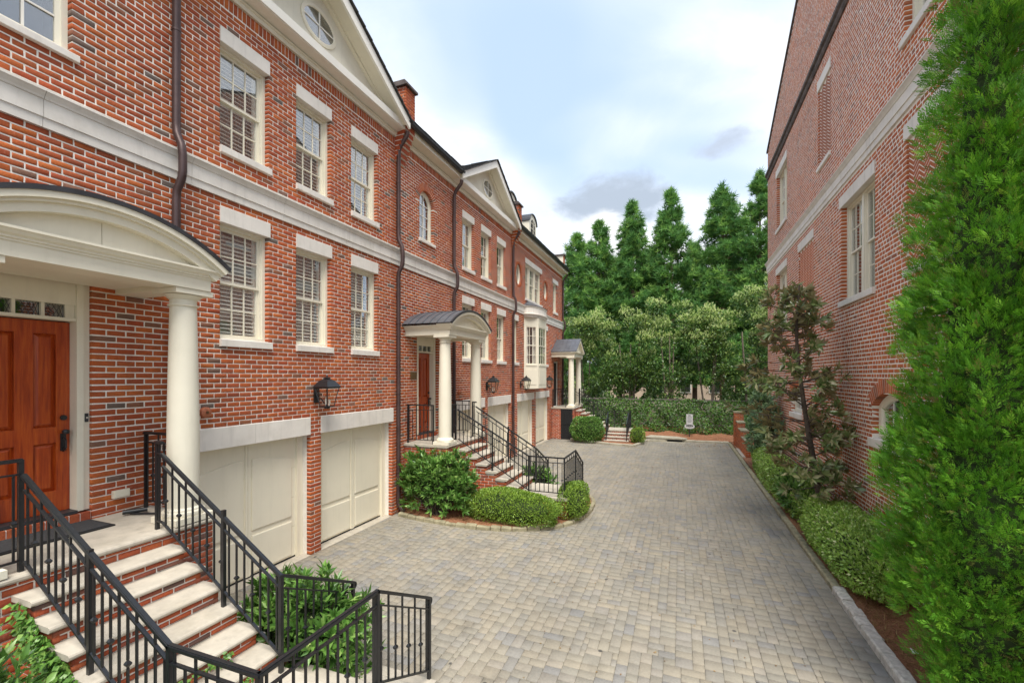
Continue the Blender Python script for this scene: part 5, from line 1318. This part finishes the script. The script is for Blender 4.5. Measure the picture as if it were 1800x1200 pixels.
# ------------------------------------------------------------------ vegetation
def T_leaf(w=.2, cup=.05, droop=.10):
    v = np.array([(0, 0, 0), (-w, .42, cup), (0, .45, -.01), (w, .42, cup), (0, 1, -droop)], float)
    return v, np.array([(0, 2, 1), (0, 3, 2), (1, 2, 4), (2, 3, 4)])
def T_tuft(n=18, wd=.035, seed=1, up=.25):
    r = np.random.default_rng(seed); v, f = [], []
    for i in range(n):
        d = r.normal(size=3); d[1] = abs(d[1]) * 1.0 + up; d /= np.linalg.norm(d); s = np.cross(d, r.normal(size=3)); s /= np.linalg.norm(s); L = r.uniform(.6, 1.0)
        b = len(v); v += [tuple(d * .05 - s * wd), tuple(d * .05 + s * wd), tuple(d * L)]; f.append((b, b + 1, b + 2))
    return np.array(v), np.array(f)
def T_fan(n=9, seed=1):
    """flat spray of scale-leaf twigs leaving a curved midrib"""
    r = np.random.default_rng(seed); v, f = [], []
    for i in range(n):
        st = .75 * i / (n - 1); a = (0 if i == n - 1 else (.62 if i % 2 else -.62) * r.uniform(.6, 1.1)); L = (.52 - .30 * st / .75) * r.uniform(.8, 1.15) if i < n - 1 else .32
        bend = -.22 * st * st; o = np.array((.04 * math.sin(st * 5), st, bend)); d = np.array((math.sin(a), math.cos(a), -.25 + r.uniform(-.18, .18))); s = np.array((math.cos(a), -math.sin(a), 0)) * .040
        m_ = o + d * L * .55; e = o + d * L; b = len(v)
        v += [tuple(o), tuple(m_ + s), tuple(e), tuple(m_ - s)]; f += [(b, b + 1, b + 3), (b + 1, b + 2, b + 3)]
    return np.array(v), np.array(f)
def T_flower(n=12, seed=3):
    r = np.random.default_rng(seed); v, f = [], []
    for i in range(n):
        c = np.array((r.uniform(-.3, .3), r.uniform(0, 1), r.uniform(-.3, .3))) * (1, 1, 1); c[[0, 2]] *= (1.1 - c[1]); s = .16
        q = r.normal(size=(3, 3)); q /= np.linalg.norm(q, axis=1)[:, None]; b = len(v); v += [tuple(c + q[k] * s) for k in range(3)]; f.append((b, b + 1, b + 2))
    return np.array(v), np.array(f)
def nrmz(a): return a / np.maximum(1e-9, np.linalg.norm(a, axis=1))[:, None]
def frames(dirs, nrm):
    Yv = nrmz(dirs); X = np.cross(Yv, nrm); bad = np.linalg.norm(X, axis=1) < 1e-4; X[bad] = np.cross(Yv[bad], np.array((.3, .5, .8))); X = nrmz(X); Z = np.cross(X, Yv); return X, Yv, Z
def scatter(name, tm, pos, dirs, nrm, size, mat, parent, kind='stuff', ind=0, indname='leaf'):
    tv, tf = tm; pos = np.asarray(pos, float); size = np.asarray(size, float); X, Yv, Z = frames(np.asarray(dirs, float), np.asarray(nrm, float))
    if ind:
        D = -pos[:, 0] * SA + pos[:, 1] * CA; pu = 900 + FPX * (pos[:, 0] * CA + pos[:, 1] * SA) / np.maximum(D, .1); pv = HOR - FPX * (pos[:, 2] - EYE) / np.maximum(D, .1)
        toward = np.abs((Z * nrmz(np.array((0, 0, EYE)) - pos)).sum(1)); sc = size / np.maximum(D, .1) * (.3 + toward) ; c = pos.mean(0); sc *= 1 + .6 * np.tanh(((pos - c) * nrmz((np.array((0, 0, EYE)) - c)[None])).sum(1))
        sc[(pu < 2) | (pu > 1798) | (pv < 2) | (pv > 1198) | (D < .5)] = 0
        pick = np.argsort(-sc)[:ind]; pick = pick[sc[pick] > 0]
        key = 'leaf_' + mat + str(len(tv))
        if key not in SHARED: SHARED[key] = npmesh(indname, tv, tf, mat, k=3)
        for i in pick:
            o = link(indname, SHARED[key], parent, pos[i]); M = Matrix((X[i], Yv[i], Z[i])).transposed()
            o.rotation_euler = M.to_euler(); o.scale = (size[i],) * 3
        keep = np.ones(len(pos), bool); keep[pick] = False; pos, size, X, Yv, Z = pos[keep], size[keep], X[keep], Yv[keep], Z[keep]
    n, k = len(pos), len(tv)
    W = pos[:, None] + size[:, None, None] * (tv[None, :, 0:1] * X[:, None] + tv[None, :, 1:2] * Yv[:, None] + tv[None, :, 2:3] * Z[:, None])
    W -= np.array(wl(parent)); F = (tf[None] + (np.arange(n) * k)[:, None, None]).reshape(-1, 3)
    o = link(name, npmesh(name, W.reshape(-1, 3), F, mat, np.repeat(RNG.random(n), k), k=3), parent)
    if kind: o['kind'] = kind
    return o
def rdir(n):
    v = RNG.normal(size=(n, 3)); return nrmz(v)
def core(name, parent, center, radii, mat='core_dark', n=2, noise=.12):  # solid body behind the leaves, blocks the view through
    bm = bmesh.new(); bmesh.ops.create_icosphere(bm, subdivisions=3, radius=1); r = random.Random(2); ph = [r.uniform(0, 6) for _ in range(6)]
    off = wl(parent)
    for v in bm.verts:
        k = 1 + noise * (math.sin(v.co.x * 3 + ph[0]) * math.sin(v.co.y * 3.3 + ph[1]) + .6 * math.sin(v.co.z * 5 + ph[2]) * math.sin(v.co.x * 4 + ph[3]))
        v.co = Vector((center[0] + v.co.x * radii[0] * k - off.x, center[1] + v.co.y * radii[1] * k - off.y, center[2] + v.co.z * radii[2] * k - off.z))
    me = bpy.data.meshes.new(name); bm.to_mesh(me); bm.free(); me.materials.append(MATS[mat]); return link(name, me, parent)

# clipped shrubs: small leaves over a lumpy body
def clipped(label, cat, c, rad, n, size, mat, group=None, sq=2.6, name='clipped_shrub', spread=.09, ind=0, leafw=.26):
    t = thing(name, label, cat, (c[0], c[1], .06), group)
    d = rdir(n); d[:, 2] = np.where(d[:, 2] < -.75, -d[:, 2], d[:, 2])
    k = (np.abs(d / 1.0) ** sq).sum(1) ** (-1 / sq); ph = RNG.uniform(0, 6, 6)
    lump = 1 + .05 * np.sin(d[:, 0] * 5 + ph[0]) * np.sin(d[:, 1] * 6 + ph[1]) + .05 * np.sin(d[:, 2] * 7 + ph[2] + d[:, 0] * 4)
    depth = 1 - np.abs(RNG.normal(0, spread, n)) + .03
    pos = np.array(c) + d * (k * lump * depth)[:, None] * np.array(rad)
    keep = pos[:, 2] > .03; pos, d = pos[keep], d[keep]; n = len(pos)
    out_ = nrmz(d / np.array(rad)); ld = nrmz(out_ + .9 * rdir(n) + np.array((0, 0, .45)))
    core('shrub_core', t, c, tuple(.80 * r for r in rad), noise=.05)
    scatter('leaves', T_leaf(leafw), pos, ld, nrmz(out_ + .6 * rdir(n)), RNG.uniform(.7, 1.25, n) * size, mat, t, ind=ind)
    return t
def rosette_shrub(label, cat, c, rad, nro, per, size, mat, name='laurel_shrub', ind=0, group=None, w_=.17, corek=.55, blossoms=0, shell=.55, stems=True, boxy=False):
    """leaf rosettes at twig ends, twigs from a few stems"""
    t = thing(name, label, cat, (c[0], c[1], .06), group)
    d = rdir(nro); d[:, 2] = np.where(d[:, 2] < -.6, -d[:, 2] * .5, d[:, 2]); r = RNG.uniform(shell, 1.04, nro) ** .7
    ph = RNG.uniform(0, 6, 4); r *= 1 + .10 * np.sin(d[:, 0] * 6 + ph[0]) * np.sin(d[:, 2] * 6 + ph[1]) + .08 * np.sin(d[:, 1] * 9 + ph[2])
    if boxy: r *= (np.abs(d) ** 3.6).sum(1) ** (-1 / 3.6)
    tips = np.array(c) + d * r[:, None] * np.array(rad); tips = tips[tips[:, 2] > .08]; nro = len(tips); d = nrmz((tips - np.array(c)) / np.array(rad))
    ax = nrmz(d + np.array((0, 0, .65)) + .35 * rdir(nro))
    P_, Dd, Nn = [], [], []
    for k in range(per):
        az = 2 * math.pi * (k * .382 + RNG.random(nro)); X, Yv, Z = frames(ax, rdir(nro)); el = .35 + .75 * (k / per)
        side = X * np.cos(az)[:, None] + Z * np.sin(az)[:, None]
        P_.append(tips - ax * (size * .9 * k / per) + side * .004); Dd.append(nrmz(ax * math.cos(el) + side * math.sin(el) + .15 * rdir(nro))); Nn.append(nrmz(ax * math.sin(el) - side * math.cos(el) + .2 * rdir(nro)))
    P_, Dd, Nn = np.concatenate(P_), np.concatenate(Dd), np.concatenate(Nn)
    if corek: core('shrub_core', t, (c[0], c[1], c[2] - .05 * rad[2]), tuple(corek * q for q in rad), noise=.12)
    if stems:
        m = MB(); base = Vector((c[0], c[1], .03)); idx = RNG.choice(nro, min(nro, 60), replace=False)
        for i in idx:
            p = Vector(tips[i]); b = base + Vector((random.uniform(-.15, .15), random.uniform(-.15, .15), 0)); mid = b.lerp(p, .5) + Vector((0, 0, .06)); m.tube([b, mid, p], [.011, .008, .004], 5)
        m.build('stems', 'bark', t)
    scatter('leaves', T_leaf(w_, .06, .14), P_, Dd, Nn, RNG.uniform(.7, 1.2, len(P_)) * size, mat, t, ind=ind)
    if blossoms:
        q = tips[RNG.choice(nro, blossoms, replace=False)] ; scatter('buds', T_flower(8), q, np.tile((0, 0, 1.), (len(q), 1)) + .3 * rdir(len(q)), rdir(len(q)), RNG.uniform(.05, .085, len(q)), 'flower', t)
    return t

# beside the nearest staircase
rosette_shrub('leafy laurel bush at the bottom left corner, in front of the nearest staircase', 'shrub', (-4.30, 1.30, .76), (.58, .54, .94), 380, 11, .115, 'laurel_leaf', ind=120)
rosette_shrub('leafy laurel shrub with pale buds between the nearest staircase and the first garage door', 'shrub', (-3.92, 3.80, .56), (.92, .48, .60), 420, 11, .125, 'laurel_leaf', ind=150, blossoms=26)
# middle island bed
rosette_shrub('tall laurel shrub against the middle porch landing, beside the downspout', 'shrub', (-5.42, 9.23, .74), (.92, .40, .74), 640, 11, .13, 'laurel_leaf', ind=60, blossoms=16, corek=.62, boxy=True)
clipped('long low clipped box hedge in the middle island bed', 'hedge', (-3.60, 9.40, .36), (1.10, .42, .37), 15000, .042, 'box_leaf', name='clipped_hedge')
clipped('rounded clipped box bush at the tip of the middle island bed', 'bush', (-2.38, 10.35, .40), (.33, .60, .40), 7000, .042, 'box_leaf')
rosette_shrub('small laurel behind the railing of the middle staircase, by the garage door', 'shrub', (-3.7, 11.75, .45), (.5, .3, .45), 110, 10, .12, 'laurel_leaf')
# far end
clipped('large rounded glossy shrub beside the far staircase', 'shrub', (-4.42, 22.25, .62), (.80, .55, .64), 6000, .085, 'laurel_leaf', sq=2.6, leafw=.24)
clipped('little round clipped bush at the foot of the far staircase', 'bush', (-1.98, 22.55, .38), (.34, .40, .40), 2200, .06, 'box_leaf', sq=2.2)
# right hand bed
clipped('nearest broad hedge along the right kerb, beside the tall thuja', 'hedge', (2.74, 9.35, .44), (.46, 1.60, .47), 20000, .056, 'hedge_leaf', name='clipped_hedge', spread=.11, sq=3.2)
clipped('long hedge behind the magnolia trunk on the right kerb', 'hedge', (2.70, 14.9, .44), (.38, 3.75, .50), 20000, .065, 'hedge_leaf', name='clipped_hedge', spread=.12, sq=3.2)
rosette_shrub('dark leafy shrub under the magnolia on the right kerb', 'shrub', (2.62, 12.3, .52), (.42, .75, .52), 190, 11, .16, 'laurel_leaf', name='leafy_shrub')
rosette_shrub('tall grey green shrub beyond the magnolia on the right kerb', 'shrub', (2.72, 17.6, 1.55), (.55, 1.0, 1.55), 420, 11, .15, 'grey_leaf', name='tall_shrub', corek=.65)

# ivy on the side of the nearest staircase
t = thing('ivy', 'green ivy creeping up the brick side of the nearest staircase', 'ivy', (-4.4, 1.98, .6))
n = 2600; tt = RNG.random(n) ** .8; xx = -5.1 + 1.75 * tt + RNG.normal(0, .05, n); top = 1.46 - .60 * (xx + 4.95); zz = top - np.abs(RNG.normal(0, .16, n)) * (1 + .8 * tt) - .03
zz = np.clip(zz, .05, None); yy = 2.0 - np.abs(RNG.normal(0, .035, n)) - .015
scatter('leaves', T_leaf(.38, .05, .1), np.stack([xx, yy, zz], 1), nrmz(np.tile((.1, -.5, -.5), (n, 1)) + .7 * rdir(n)), nrmz(np.tile((.1, -1., .5), (n, 1)) + .5 * rdir(n)), RNG.uniform(.035, .065, n), 'laurel_leaf', t)
n = 260; xs_ = RNG.uniform(-3.9, -3.4, n); k_ = RNG.integers(0, 2, n)
scatter('riser_leaves', T_leaf(.38, .05, .1), np.stack([np.where(k_ == 0, -3.86, -3.60), RNG.uniform(2.1, 2.9, n), np.where(k_ == 0, .80, .64) + RNG.normal(0, .025, n)], 1), nrmz(np.tile((.6, .1, -.4), (n, 1)) + .7 * rdir(n)), nrmz(np.tile((1., 0, .5), (n, 1)) + .5 * rdir(n)), RNG.uniform(.025, .045, n), 'laurel_leaf', t)

# tall thuja on the right
def thuja():
    cx, cy = 2.69, 5.48
    t = thing('thuja_tree', 'tall bright green columnar thuja rising at the right edge of the drive', 'tree', (cx, cy, .05))
    def rad(z): return np.interp(z, [.1, .7, 1.25, 1.8, 2.6, 3.7, 4.75, 5.8, 6.9, 7.8, 8.6], [.24, .32, .45, .58, .50, .42, .34, .26, .16, .07, .01])
    MB().tube([(cx, cy, 0), (cx + .02, cy, 3), (cx, cy, 7), (cx, cy, 8.3)], [.13, .10, .05, .02], 10).build('trunk', 'bark', t)
    m = MB(); m.lathe([(float(rad(z)) * .66, z) for z in np.linspace(.2, 8.3, 24)], cx, cy, 20); m.build('dark_core', 'core_dark', t)  # solid core; its dark colour paints the shade in gaps between sprays
    C = 820; z = RNG.uniform(.2, 8.5, C * 6); z = z[RNG.random(C * 6) < (rad(z) + .1) / .72][:C]; C = len(z); a = RNG.uniform(0, 2 * math.pi, C)
    wob = lambda a_, z_: .05 * np.sin(a_ * 3 + z_ * 2.2) * np.sin(z_ * 3.1 - a_ * 2)
    rr = rad(z) + .05 + 1.6 * wob(a, z) + RNG.uniform(-.11, .10, C)
    base = np.stack([cx + rr * np.cos(a), cy + rr * np.sin(a), z], 1)
    out_ = np.stack([np.cos(a), np.sin(a), np.full(C, .75)], 1); out_ = nrmz(out_ + .30 * rdir(C)); big = RNG.uniform(.7, 1.2, C)
    per = 36; P_, D_, N_ = [], [], []
    for k in range(per):
        j = nrmz(rdir(C) + .9 * out_); q = (RNG.uniform(.1, 1, C) ** .6 * .155 * big)[:, None]
        P_.append(base + j * q * np.array((1, 1, 1.15))); D_.append(nrmz(.8 * j + .55 * out_ + np.array((0, 0, .45)) + .2 * rdir(C)))
        N_.append(nrmz(np.cross(j, rdir(C)) + np.array((0, 0, .5))))
    F_ = 14000; z = RNG.uniform(.15, 8.6, F_ * 4); z = z[RNG.random(F_ * 4) < (rad(z) + .05) / .68][:F_]; F_ = len(z); a = RNG.uniform(0, 2 * math.pi, F_)
    rr = rad(z) - .035 + 2.0 * wob(a, z) + RNG.uniform(-.10, .03, F_); o2 = np.stack([np.cos(a), np.sin(a), np.full(F_, .5)], 1)
    P_.append(np.stack([cx + rr * np.cos(a), cy + rr * np.sin(a), z], 1)); D_.append(nrmz(o2 + .75 * rdir(F_))); N_.append(nrmz(rdir(F_) + np.array((0, 0, .6))))
    P_, D_, N_ = np.concatenate(P_), np.concatenate(D_), np.concatenate(N_)
    perm = RNG.permutation(len(P_)); P_, D_, N_ = P_[perm], D_[perm], N_[perm]
    ok = P_[:, 0] < XR - .02; P_, D_, N_ = P_[ok], D_[ok], N_[ok]; n = len(P_); h = n // 2
    scatter('crown', T_fan(9, 1), P_, D_, N_, RNG.uniform(.06, .125, n), 'thuja_leaf', t)
thuja()

# magnolia with brown backed leaves against the right wall
def magnolia():
    bx, by = 2.62, 10.9
    t = thing('magnolia_tree', 'slender magnolia with glossy brown backed leaves against the right brick wall', 'tree', (bx, by, .05))
    path = [(bx + .08, by, .03), (bx + .10, by, .6), (bx + .02, by + .03, 1.25), (bx - .10, by + .06, 2.1), (bx - .22, by + .12, 3.1), (bx - .30, by + .18, 4.2), (bx - .24, by + .22, 5.3)]
    MB().tube([Vector(p) for p in catmull(path, 5)], [float(r) for r in np.interp(np.linspace(0, 1, 31), [0, .3, 1], [.085, .065, .018])], 10).build('trunk', 'bark', t, smooth=True)
    cp = catmull(path, 10); m = MB(); tips = []
    for i in range(112):
        s = RNG.uniform(.27, 1.0); p = cp[int(s * (len(cp) - 1))]; a = RNG.uniform(0, 2 * math.pi); L = np.interp(s, [.15, .35, .6, .85, 1], [.8, 1.3, 1.25, .85, .3]) * RNG.uniform(.45, 1.05)
        dx, dy = math.cos(a), math.sin(a)
        e = Vector((p.x + dx * L * .9 - .26 * L, p.y + dy * L, p.z + RNG.uniform(-.05, .55) * L))
        if e.x > XR - .10: e.x = XR - .10 - RNG.uniform(0, .1)
        mid = p.lerp(e, .55) + Vector((0, 0, -.03)); m.tube([p, mid, e], [.014, .008, .004], 5); tips.append(e)
        for q in range(2):
            e2 = mid.lerp(e, RNG.uniform(.3, .9)) + Vector(RNG.uniform(-.17, .17, 3)); e2.x = min(e2.x, XR - .08); m.tube([mid.lerp(e, .5), e2], [.008, .004], 4); tips.append(e2)
    m.build('branches', 'bark', t)
    tips = np.array([tuple(q) for q in tips]); n = len(tips); c = np.array([(bx - .15, by + .1)] * n)
    ax = nrmz(np.concatenate([tips[:, :2] - c, np.full((n, 1), .35)], 1) + .5 * rdir(n)); per = 11; P_, D_, N_ = [], [], []
    for k in range(per):
        az = 2 * math.pi * (k * .382 + RNG.random(n)); X, Yv, Z = frames(ax, rdir(n)); el = .4 + .9 * k / per; side = X * np.cos(az)[:, None] + Z * np.sin(az)[:, None]
        P_.append(tips - ax * (.10 * k / per)); D_.append(nrmz(ax * math.cos(el) + side * math.sin(el) + .2 * rdir(n))); N_.append(nrmz(ax * math.sin(el) - side * math.cos(el) + .4 * rdir(n)))
    P_, D_, N_ = np.concatenate(P_), np.concatenate(D_), np.concatenate(N_)
    scatter('crown', T_leaf(.165, .06, .12), P_, D_, N_, RNG.uniform(.14, .23, len(P_)), 'magnolia_leaf', t, ind=300)
magnolia()

# ivy covered bank wall
iv = thing('ivy_wall', 'ivy covered retaining wall across the far end of the drive', 'wall', (-.5, 26.9, .3))
MB().box(-7.5, 6.0, 26.9, 27.3, .1, 1.92).build('wall', 'dark_mortar', iv); MB().box(-7.5, 6.0, 26.86, 27.34, 1.92, 1.99).build('cap', 'weathered', iv)
n = 15000; x = RNG.uniform(-7.4, 5.9, n); z = .22 + 1.78 * RNG.random(n) ** .9; b = .18 * np.sin(x * 2.1) * np.sin(z * 3) + .12 * np.sin(x * 5 + z * 4)
pos = np.stack([x, 26.75 - (1.95 - z) * .62 - b * .9 - np.abs(RNG.normal(0, .06, n)), z + .04 * np.sin(x * 3)], 1)
scatter('ivy', T_leaf(.40, .06, .12), pos, nrmz(np.tile((0, -.6, -.5), (n, 1)) + .8 * rdir(n)), nrmz(np.tile((0, -1., .6), (n, 1)) + .6 * rdir(n)), RNG.uniform(.07, .13, n), 'ivy_leaf', iv)

# flowering privet trees behind the bank wall
def privet(x, y, zt, rx, label, seed, stems=3, zb=1.9):
    t = thing('privet_tree', label, 'tree', (x, y, .6), 'flowering trees behind the ivy wall')
    r = random.Random(seed); m = MB()
    for k in range(stems):
        a = r.uniform(0, 6.3); p = [(x + .15 * math.cos(a), y + .15 * math.sin(a), .4), (x + .35 * math.cos(a), y + .3 * math.sin(a), 1.9), (x + rx * .5 * math.cos(a), y + rx * .4 * math.sin(a), zt * .72)]
        m.tube(catmull(p, 4), [.075, .07, .065, .06, .055, .05, .045, .035, .025], 7)
    m.build('trunk', 'pale_bark', t, smooth=True)
    nb = 24; cen = []
    for k in range(nb):
        u = r.uniform(-1, 1); v_ = r.uniform(-1, 1); w_ = r.random(); zc = zb + .5 + (zt - zb - .7) * w_; kk = math.sin(math.pi * min(1, .18 + .72 * w_)) ** .6
        cen.append((x + u * rx * kk * .9, y + v_ * rx * .75 * kk, zc))
    cen = np.array(cen); L_, D_ = [], []
    per = 300
    for c in cen:
        d = rdir(per); q = RNG.uniform(.45, 1.05, per) * (1 + .2 * np.sin(d[:, 0] * 6 + c[0])); L_.append(c + d * (q * RNG.uniform(.5, .72))[:, None] * np.array((1.1, 1, .85))); D_.append(d)
    P_, D_ = np.concatenate(L_), np.concatenate(D_); n = len(P_)
    scatter('crown', T_leaf(.26, .05, .1), P_, nrmz(D_ + .7 * rdir(n) + np.array((0, 0, .1))), nrmz(D_ * .6 + np.array((0, 0, .9)) + .6 * rdir(n)), RNG.uniform(.10, .19, n), 'privet_leaf', t)
    thr = zb + (zt - zb) * .52; sel = (P_[:, 2] + .8 * D_[:, 2] + RNG.normal(0, .35, n) > thr + .55) & (D_[:, 2] > .05)
    Q = P_[sel]; Q = Q[RNG.random(len(Q)) < .8]
    if len(Q): scatter('blossoms', T_flower(14), Q + np.array((0, 0, .04)), np.tile((0, 0, 1.), (len(Q), 1)) + .55 * rdir(len(Q)), rdir(len(Q)), RNG.uniform(.12, .24, len(Q)), 'flower', t)
PV = [(-5.6, 28.3, 7.3, 1.6, 'flowering tree at the left end of the row, behind the far porch'), (-3.0, 28.0, 7.4, 1.5, 'second flowering tree of the row, over the far staircase'),
      (-.6, 28.4, 8.0, 1.5, 'tallest rounded flowering tree in the middle of the row'), (1.55, 28.0, 7.0, 1.45, 'lower flowering tree directly behind the white sign'),
      (3.6, 27.8, 8.0, 1.6, 'flowering tree beside the far garden wall'), (5.2, 26.6, 8.4, 1.4, 'flowering tree half hidden by the magnolia and the right building')]
for i, (x, y, zt, rx, lb) in enumerate(PV): privet(x, y, zt, rx, lb, i + 3)

# tall conifers behind
TUFT = [T_tuft(15, .06, 1), T_tuft(15, .06, 5)]
def conifer(x, y, H, rb, label, seed, zb=2.2, sparse=1.0):
    t = thing('conifer_tree', label, 'tree', (x, y, .3), 'tall conifers closing the view')
    r = np.random.default_rng(seed)
    MB().tube([(x, y, .2), (x + .05, y, H * .5), (x, y, H)], [.24, .14, .02], 8).build('trunk', 'pine_bark', t, smooth=True)
    nb = int(190 * sparse * H / 16); s = r.random(nb) ** .85; z0 = zb + (H - zb) * s; a = r.uniform(0, 2 * math.pi, nb)
    prof = np.interp(s, [0, .1, .35, .55, .75, .9, 1], [.9, 1, .80, .62, .40, .19, .02]); L = rb * prof * r.uniform(.6, 1.08, nb); up = r.uniform(.05, .40, nb) + .35 * s
    m = MB(); P_, D_ = [], []
    for i in range(nb):
        b = Vector((x, y, z0[i])); d = Vector((math.cos(a[i]), math.sin(a[i]), 0)); e = b + d * L[i] + Vector((0, 0, up[i] * L[i])); mid = b.lerp(e, .55) - Vector((0, 0, .10 * L[i])); m.tube([b, mid, e], [.035, .022, .008], 4)
        k = max(5, int(9 * L[i] + 5)); tt = r.uniform(.30, 1.02, k) ** .8
        for q in tt:
            p = (b.lerp(mid, q / .55) if q < .55 else mid.lerp(e, (q - .55) / .45)); j = r.normal(0, .13 + .12 * L[i] * .3, 3); P_.append((p.x + j[0], p.y + j[1], p.z + j[2] * .8)); D_.append((d.x * .7 + r.normal(0, .35), d.y * .7 + r.normal(0, .35), 0.85 + r.normal(0, .25)))
    for q in np.linspace(.9, 1.0, 8): P_.append((x, y, H * q)); D_.append((0, 0, 1))
    m.build('branches', 'pine_bark', t)
    P_, D_ = np.array(P_), np.array(D_); n = len(P_)
    scatter('crown', TUFT[seed % 2], P_, D_, rdir(n), r.uniform(.36, .68, n), 'pine_leaf', t)
CF = [(-8.3, 37.5, 15.3, 3.4, 'leftmost conifer of the row, rising just beyond the end house'), (-6.6, 38.6, 16.5, 3.4, 'second conifer from the left of the row, with a ragged tip'), (-3.9, 39.2, 18.0, 3.4, 'slim pointed conifer below the grey cloud'),
      (-.8, 40.4, 19.1, 3.6, 'pointed conifer in the centre of the row'), (3.3, 41.9, 19.5, 4.2, 'broad conifer right of the centre of the row'), (6.3, 43.0, 20.6, 3.8, 'tall conifer touching the corner of the right building'),
      (-5.4, 43, 14.4, 3.5, 'shorter conifer standing behind a gap on the left of the row'), (-2.4, 44, 14.8, 3.5, 'shorter conifer standing behind the slim pointed one'), (1.2, 45, 15.5, 3.5, 'shorter conifer behind the central pair'), (4.9, 46, 16.5, 3.5, 'shorter conifer behind the broad one'), (9.5, 42, 16, 3.5, 'conifer mostly hidden behind the right building')]
for i, (x, y, H, rb, lb) in enumerate(CF): conifer(x, y, H, rb, lb, i + 20)
# yellowing tree behind the end house
def yellow_tree():
    x, y = -13.2, 42.0; t = thing('broadleaf_tree', 'yellow green tree showing above the roof of the end house', 'tree', (x, y, .2))
    MB().tube([(x, y, 0), (x, y, 8)], [.25, .12], 8).build('trunk', 'bark', t)
    P_ = []
    for k in range(34):
        c = np.array((x, y, 11.0)) + rdir(1)[0] * np.array((2.4, 2.4, 2.6)) * RNG.uniform(.3, 1); P_.append(c + rdir(150) * RNG.uniform(.3, .9, (150, 1)))
    P_ = np.concatenate(P_); n = len(P_); scatter('crown', T_leaf(.3), P_, rdir(n), rdir(n) + np.array((0, 0, .7)), RNG.uniform(.16, .28, n), 'yellow_leaf', t)
yellow_tree()
# dense planting behind the bank so that no bare ground shows between the trunks
def thicket():
    n = 14000; x = RNG.uniform(-9, 9, n); y = RNG.uniform(29.5, 34, n); hgt = 2.1 + 1.0 * np.sin(x * 1.3) * np.sin(x * .7 + 1) + .5 * np.sin(x * 3.1)
    hgt = np.where((x > -.2) & (x < 2.6), 1.3, hgt); z = .3 + hgt * RNG.random(n) ** .6
    o = scatter('undergrowth', T_leaf(.3), np.stack([x, y, z], 1), rdir(n), rdir(n) + np.array((0, 0, .6)), RNG.uniform(.14, .30, n), 'privet_leaf', None); return o
thicket()

# litter
n = 380; x = np.concatenate([RNG.uniform(-.2, 2.1, 120), RNG.uniform(-4, 2.1, 60), RNG.uniform(-2, 2.2, 200)]); y = np.concatenate([RNG.uniform(22.4, 24, 120), RNG.uniform(14, 23.5, 60), RNG.uniform(4.6, 14, 200)])
scatter('fallen_leaves', T_leaf(.3, .1, .1), np.stack([x, y, np.full(n, .006)], 1), rdir(n) * np.array((1, 1, .1)), np.tile((0, 0, 1.), (n, 1)) + .25 * rdir(n), np.concatenate([RNG.uniform(.04, .09, 180), RNG.uniform(.015, .04, 200)]), 'dry_leaf', None)
n = 9000                                                       # pine straw on the beds
bx_ = np.concatenate([RNG.uniform(2.36, 3.15, 5000), RNG.uniform(-6.2, -2.2, 2600), RNG.uniform(-1.7, 2.3, 1400)]); by_ = np.concatenate([RNG.uniform(4.5, 12, 5000), RNG.uniform(8.9, 10.3, 2600), RNG.uniform(24.2, 26.4, 1400)])
ok = np.array([bx_[i] > 2.3 or by_[i] > 20 or in_poly(bx_[i], by_[i] - .12, MID_BED) for i in range(n)])
zs_ = np.where(by_ > 20, .10 + np.maximum(0, by_ - 24.6) * .17, np.where(bx_ > 2.3, .064, .079)); k = int(ok.sum())
tv = (np.array([(-.045, 0, 0), (.045, 0, 0), (0, 1, .10)]), np.array([(0, 1, 2)]))
o = scatter('pine_straw', tv, np.stack([bx_, by_, zs_], 1)[ok], rdir(k) * np.array((1, 1, .15)) + np.array((0, 0, .05)), np.tile((0, 0, 1.), (k, 1)) + .3 * rdir(k), RNG.uniform(.06, .14, k), 'dry_leaf', None)
t = thing('paper_scrap', 'small white paper scrap lying on the mulch beside the thuja', 'paper scrap', (2.58, 6.62, .06))
q = MB(); q.add([(2.55, 6.58, .075), (2.61, 6.57, .09), (2.62, 6.64, .075), (2.56, 6.66, .10)], [(0, 1, 3), (1, 2, 3)]); q.build('sheet', 'sign_white', t)
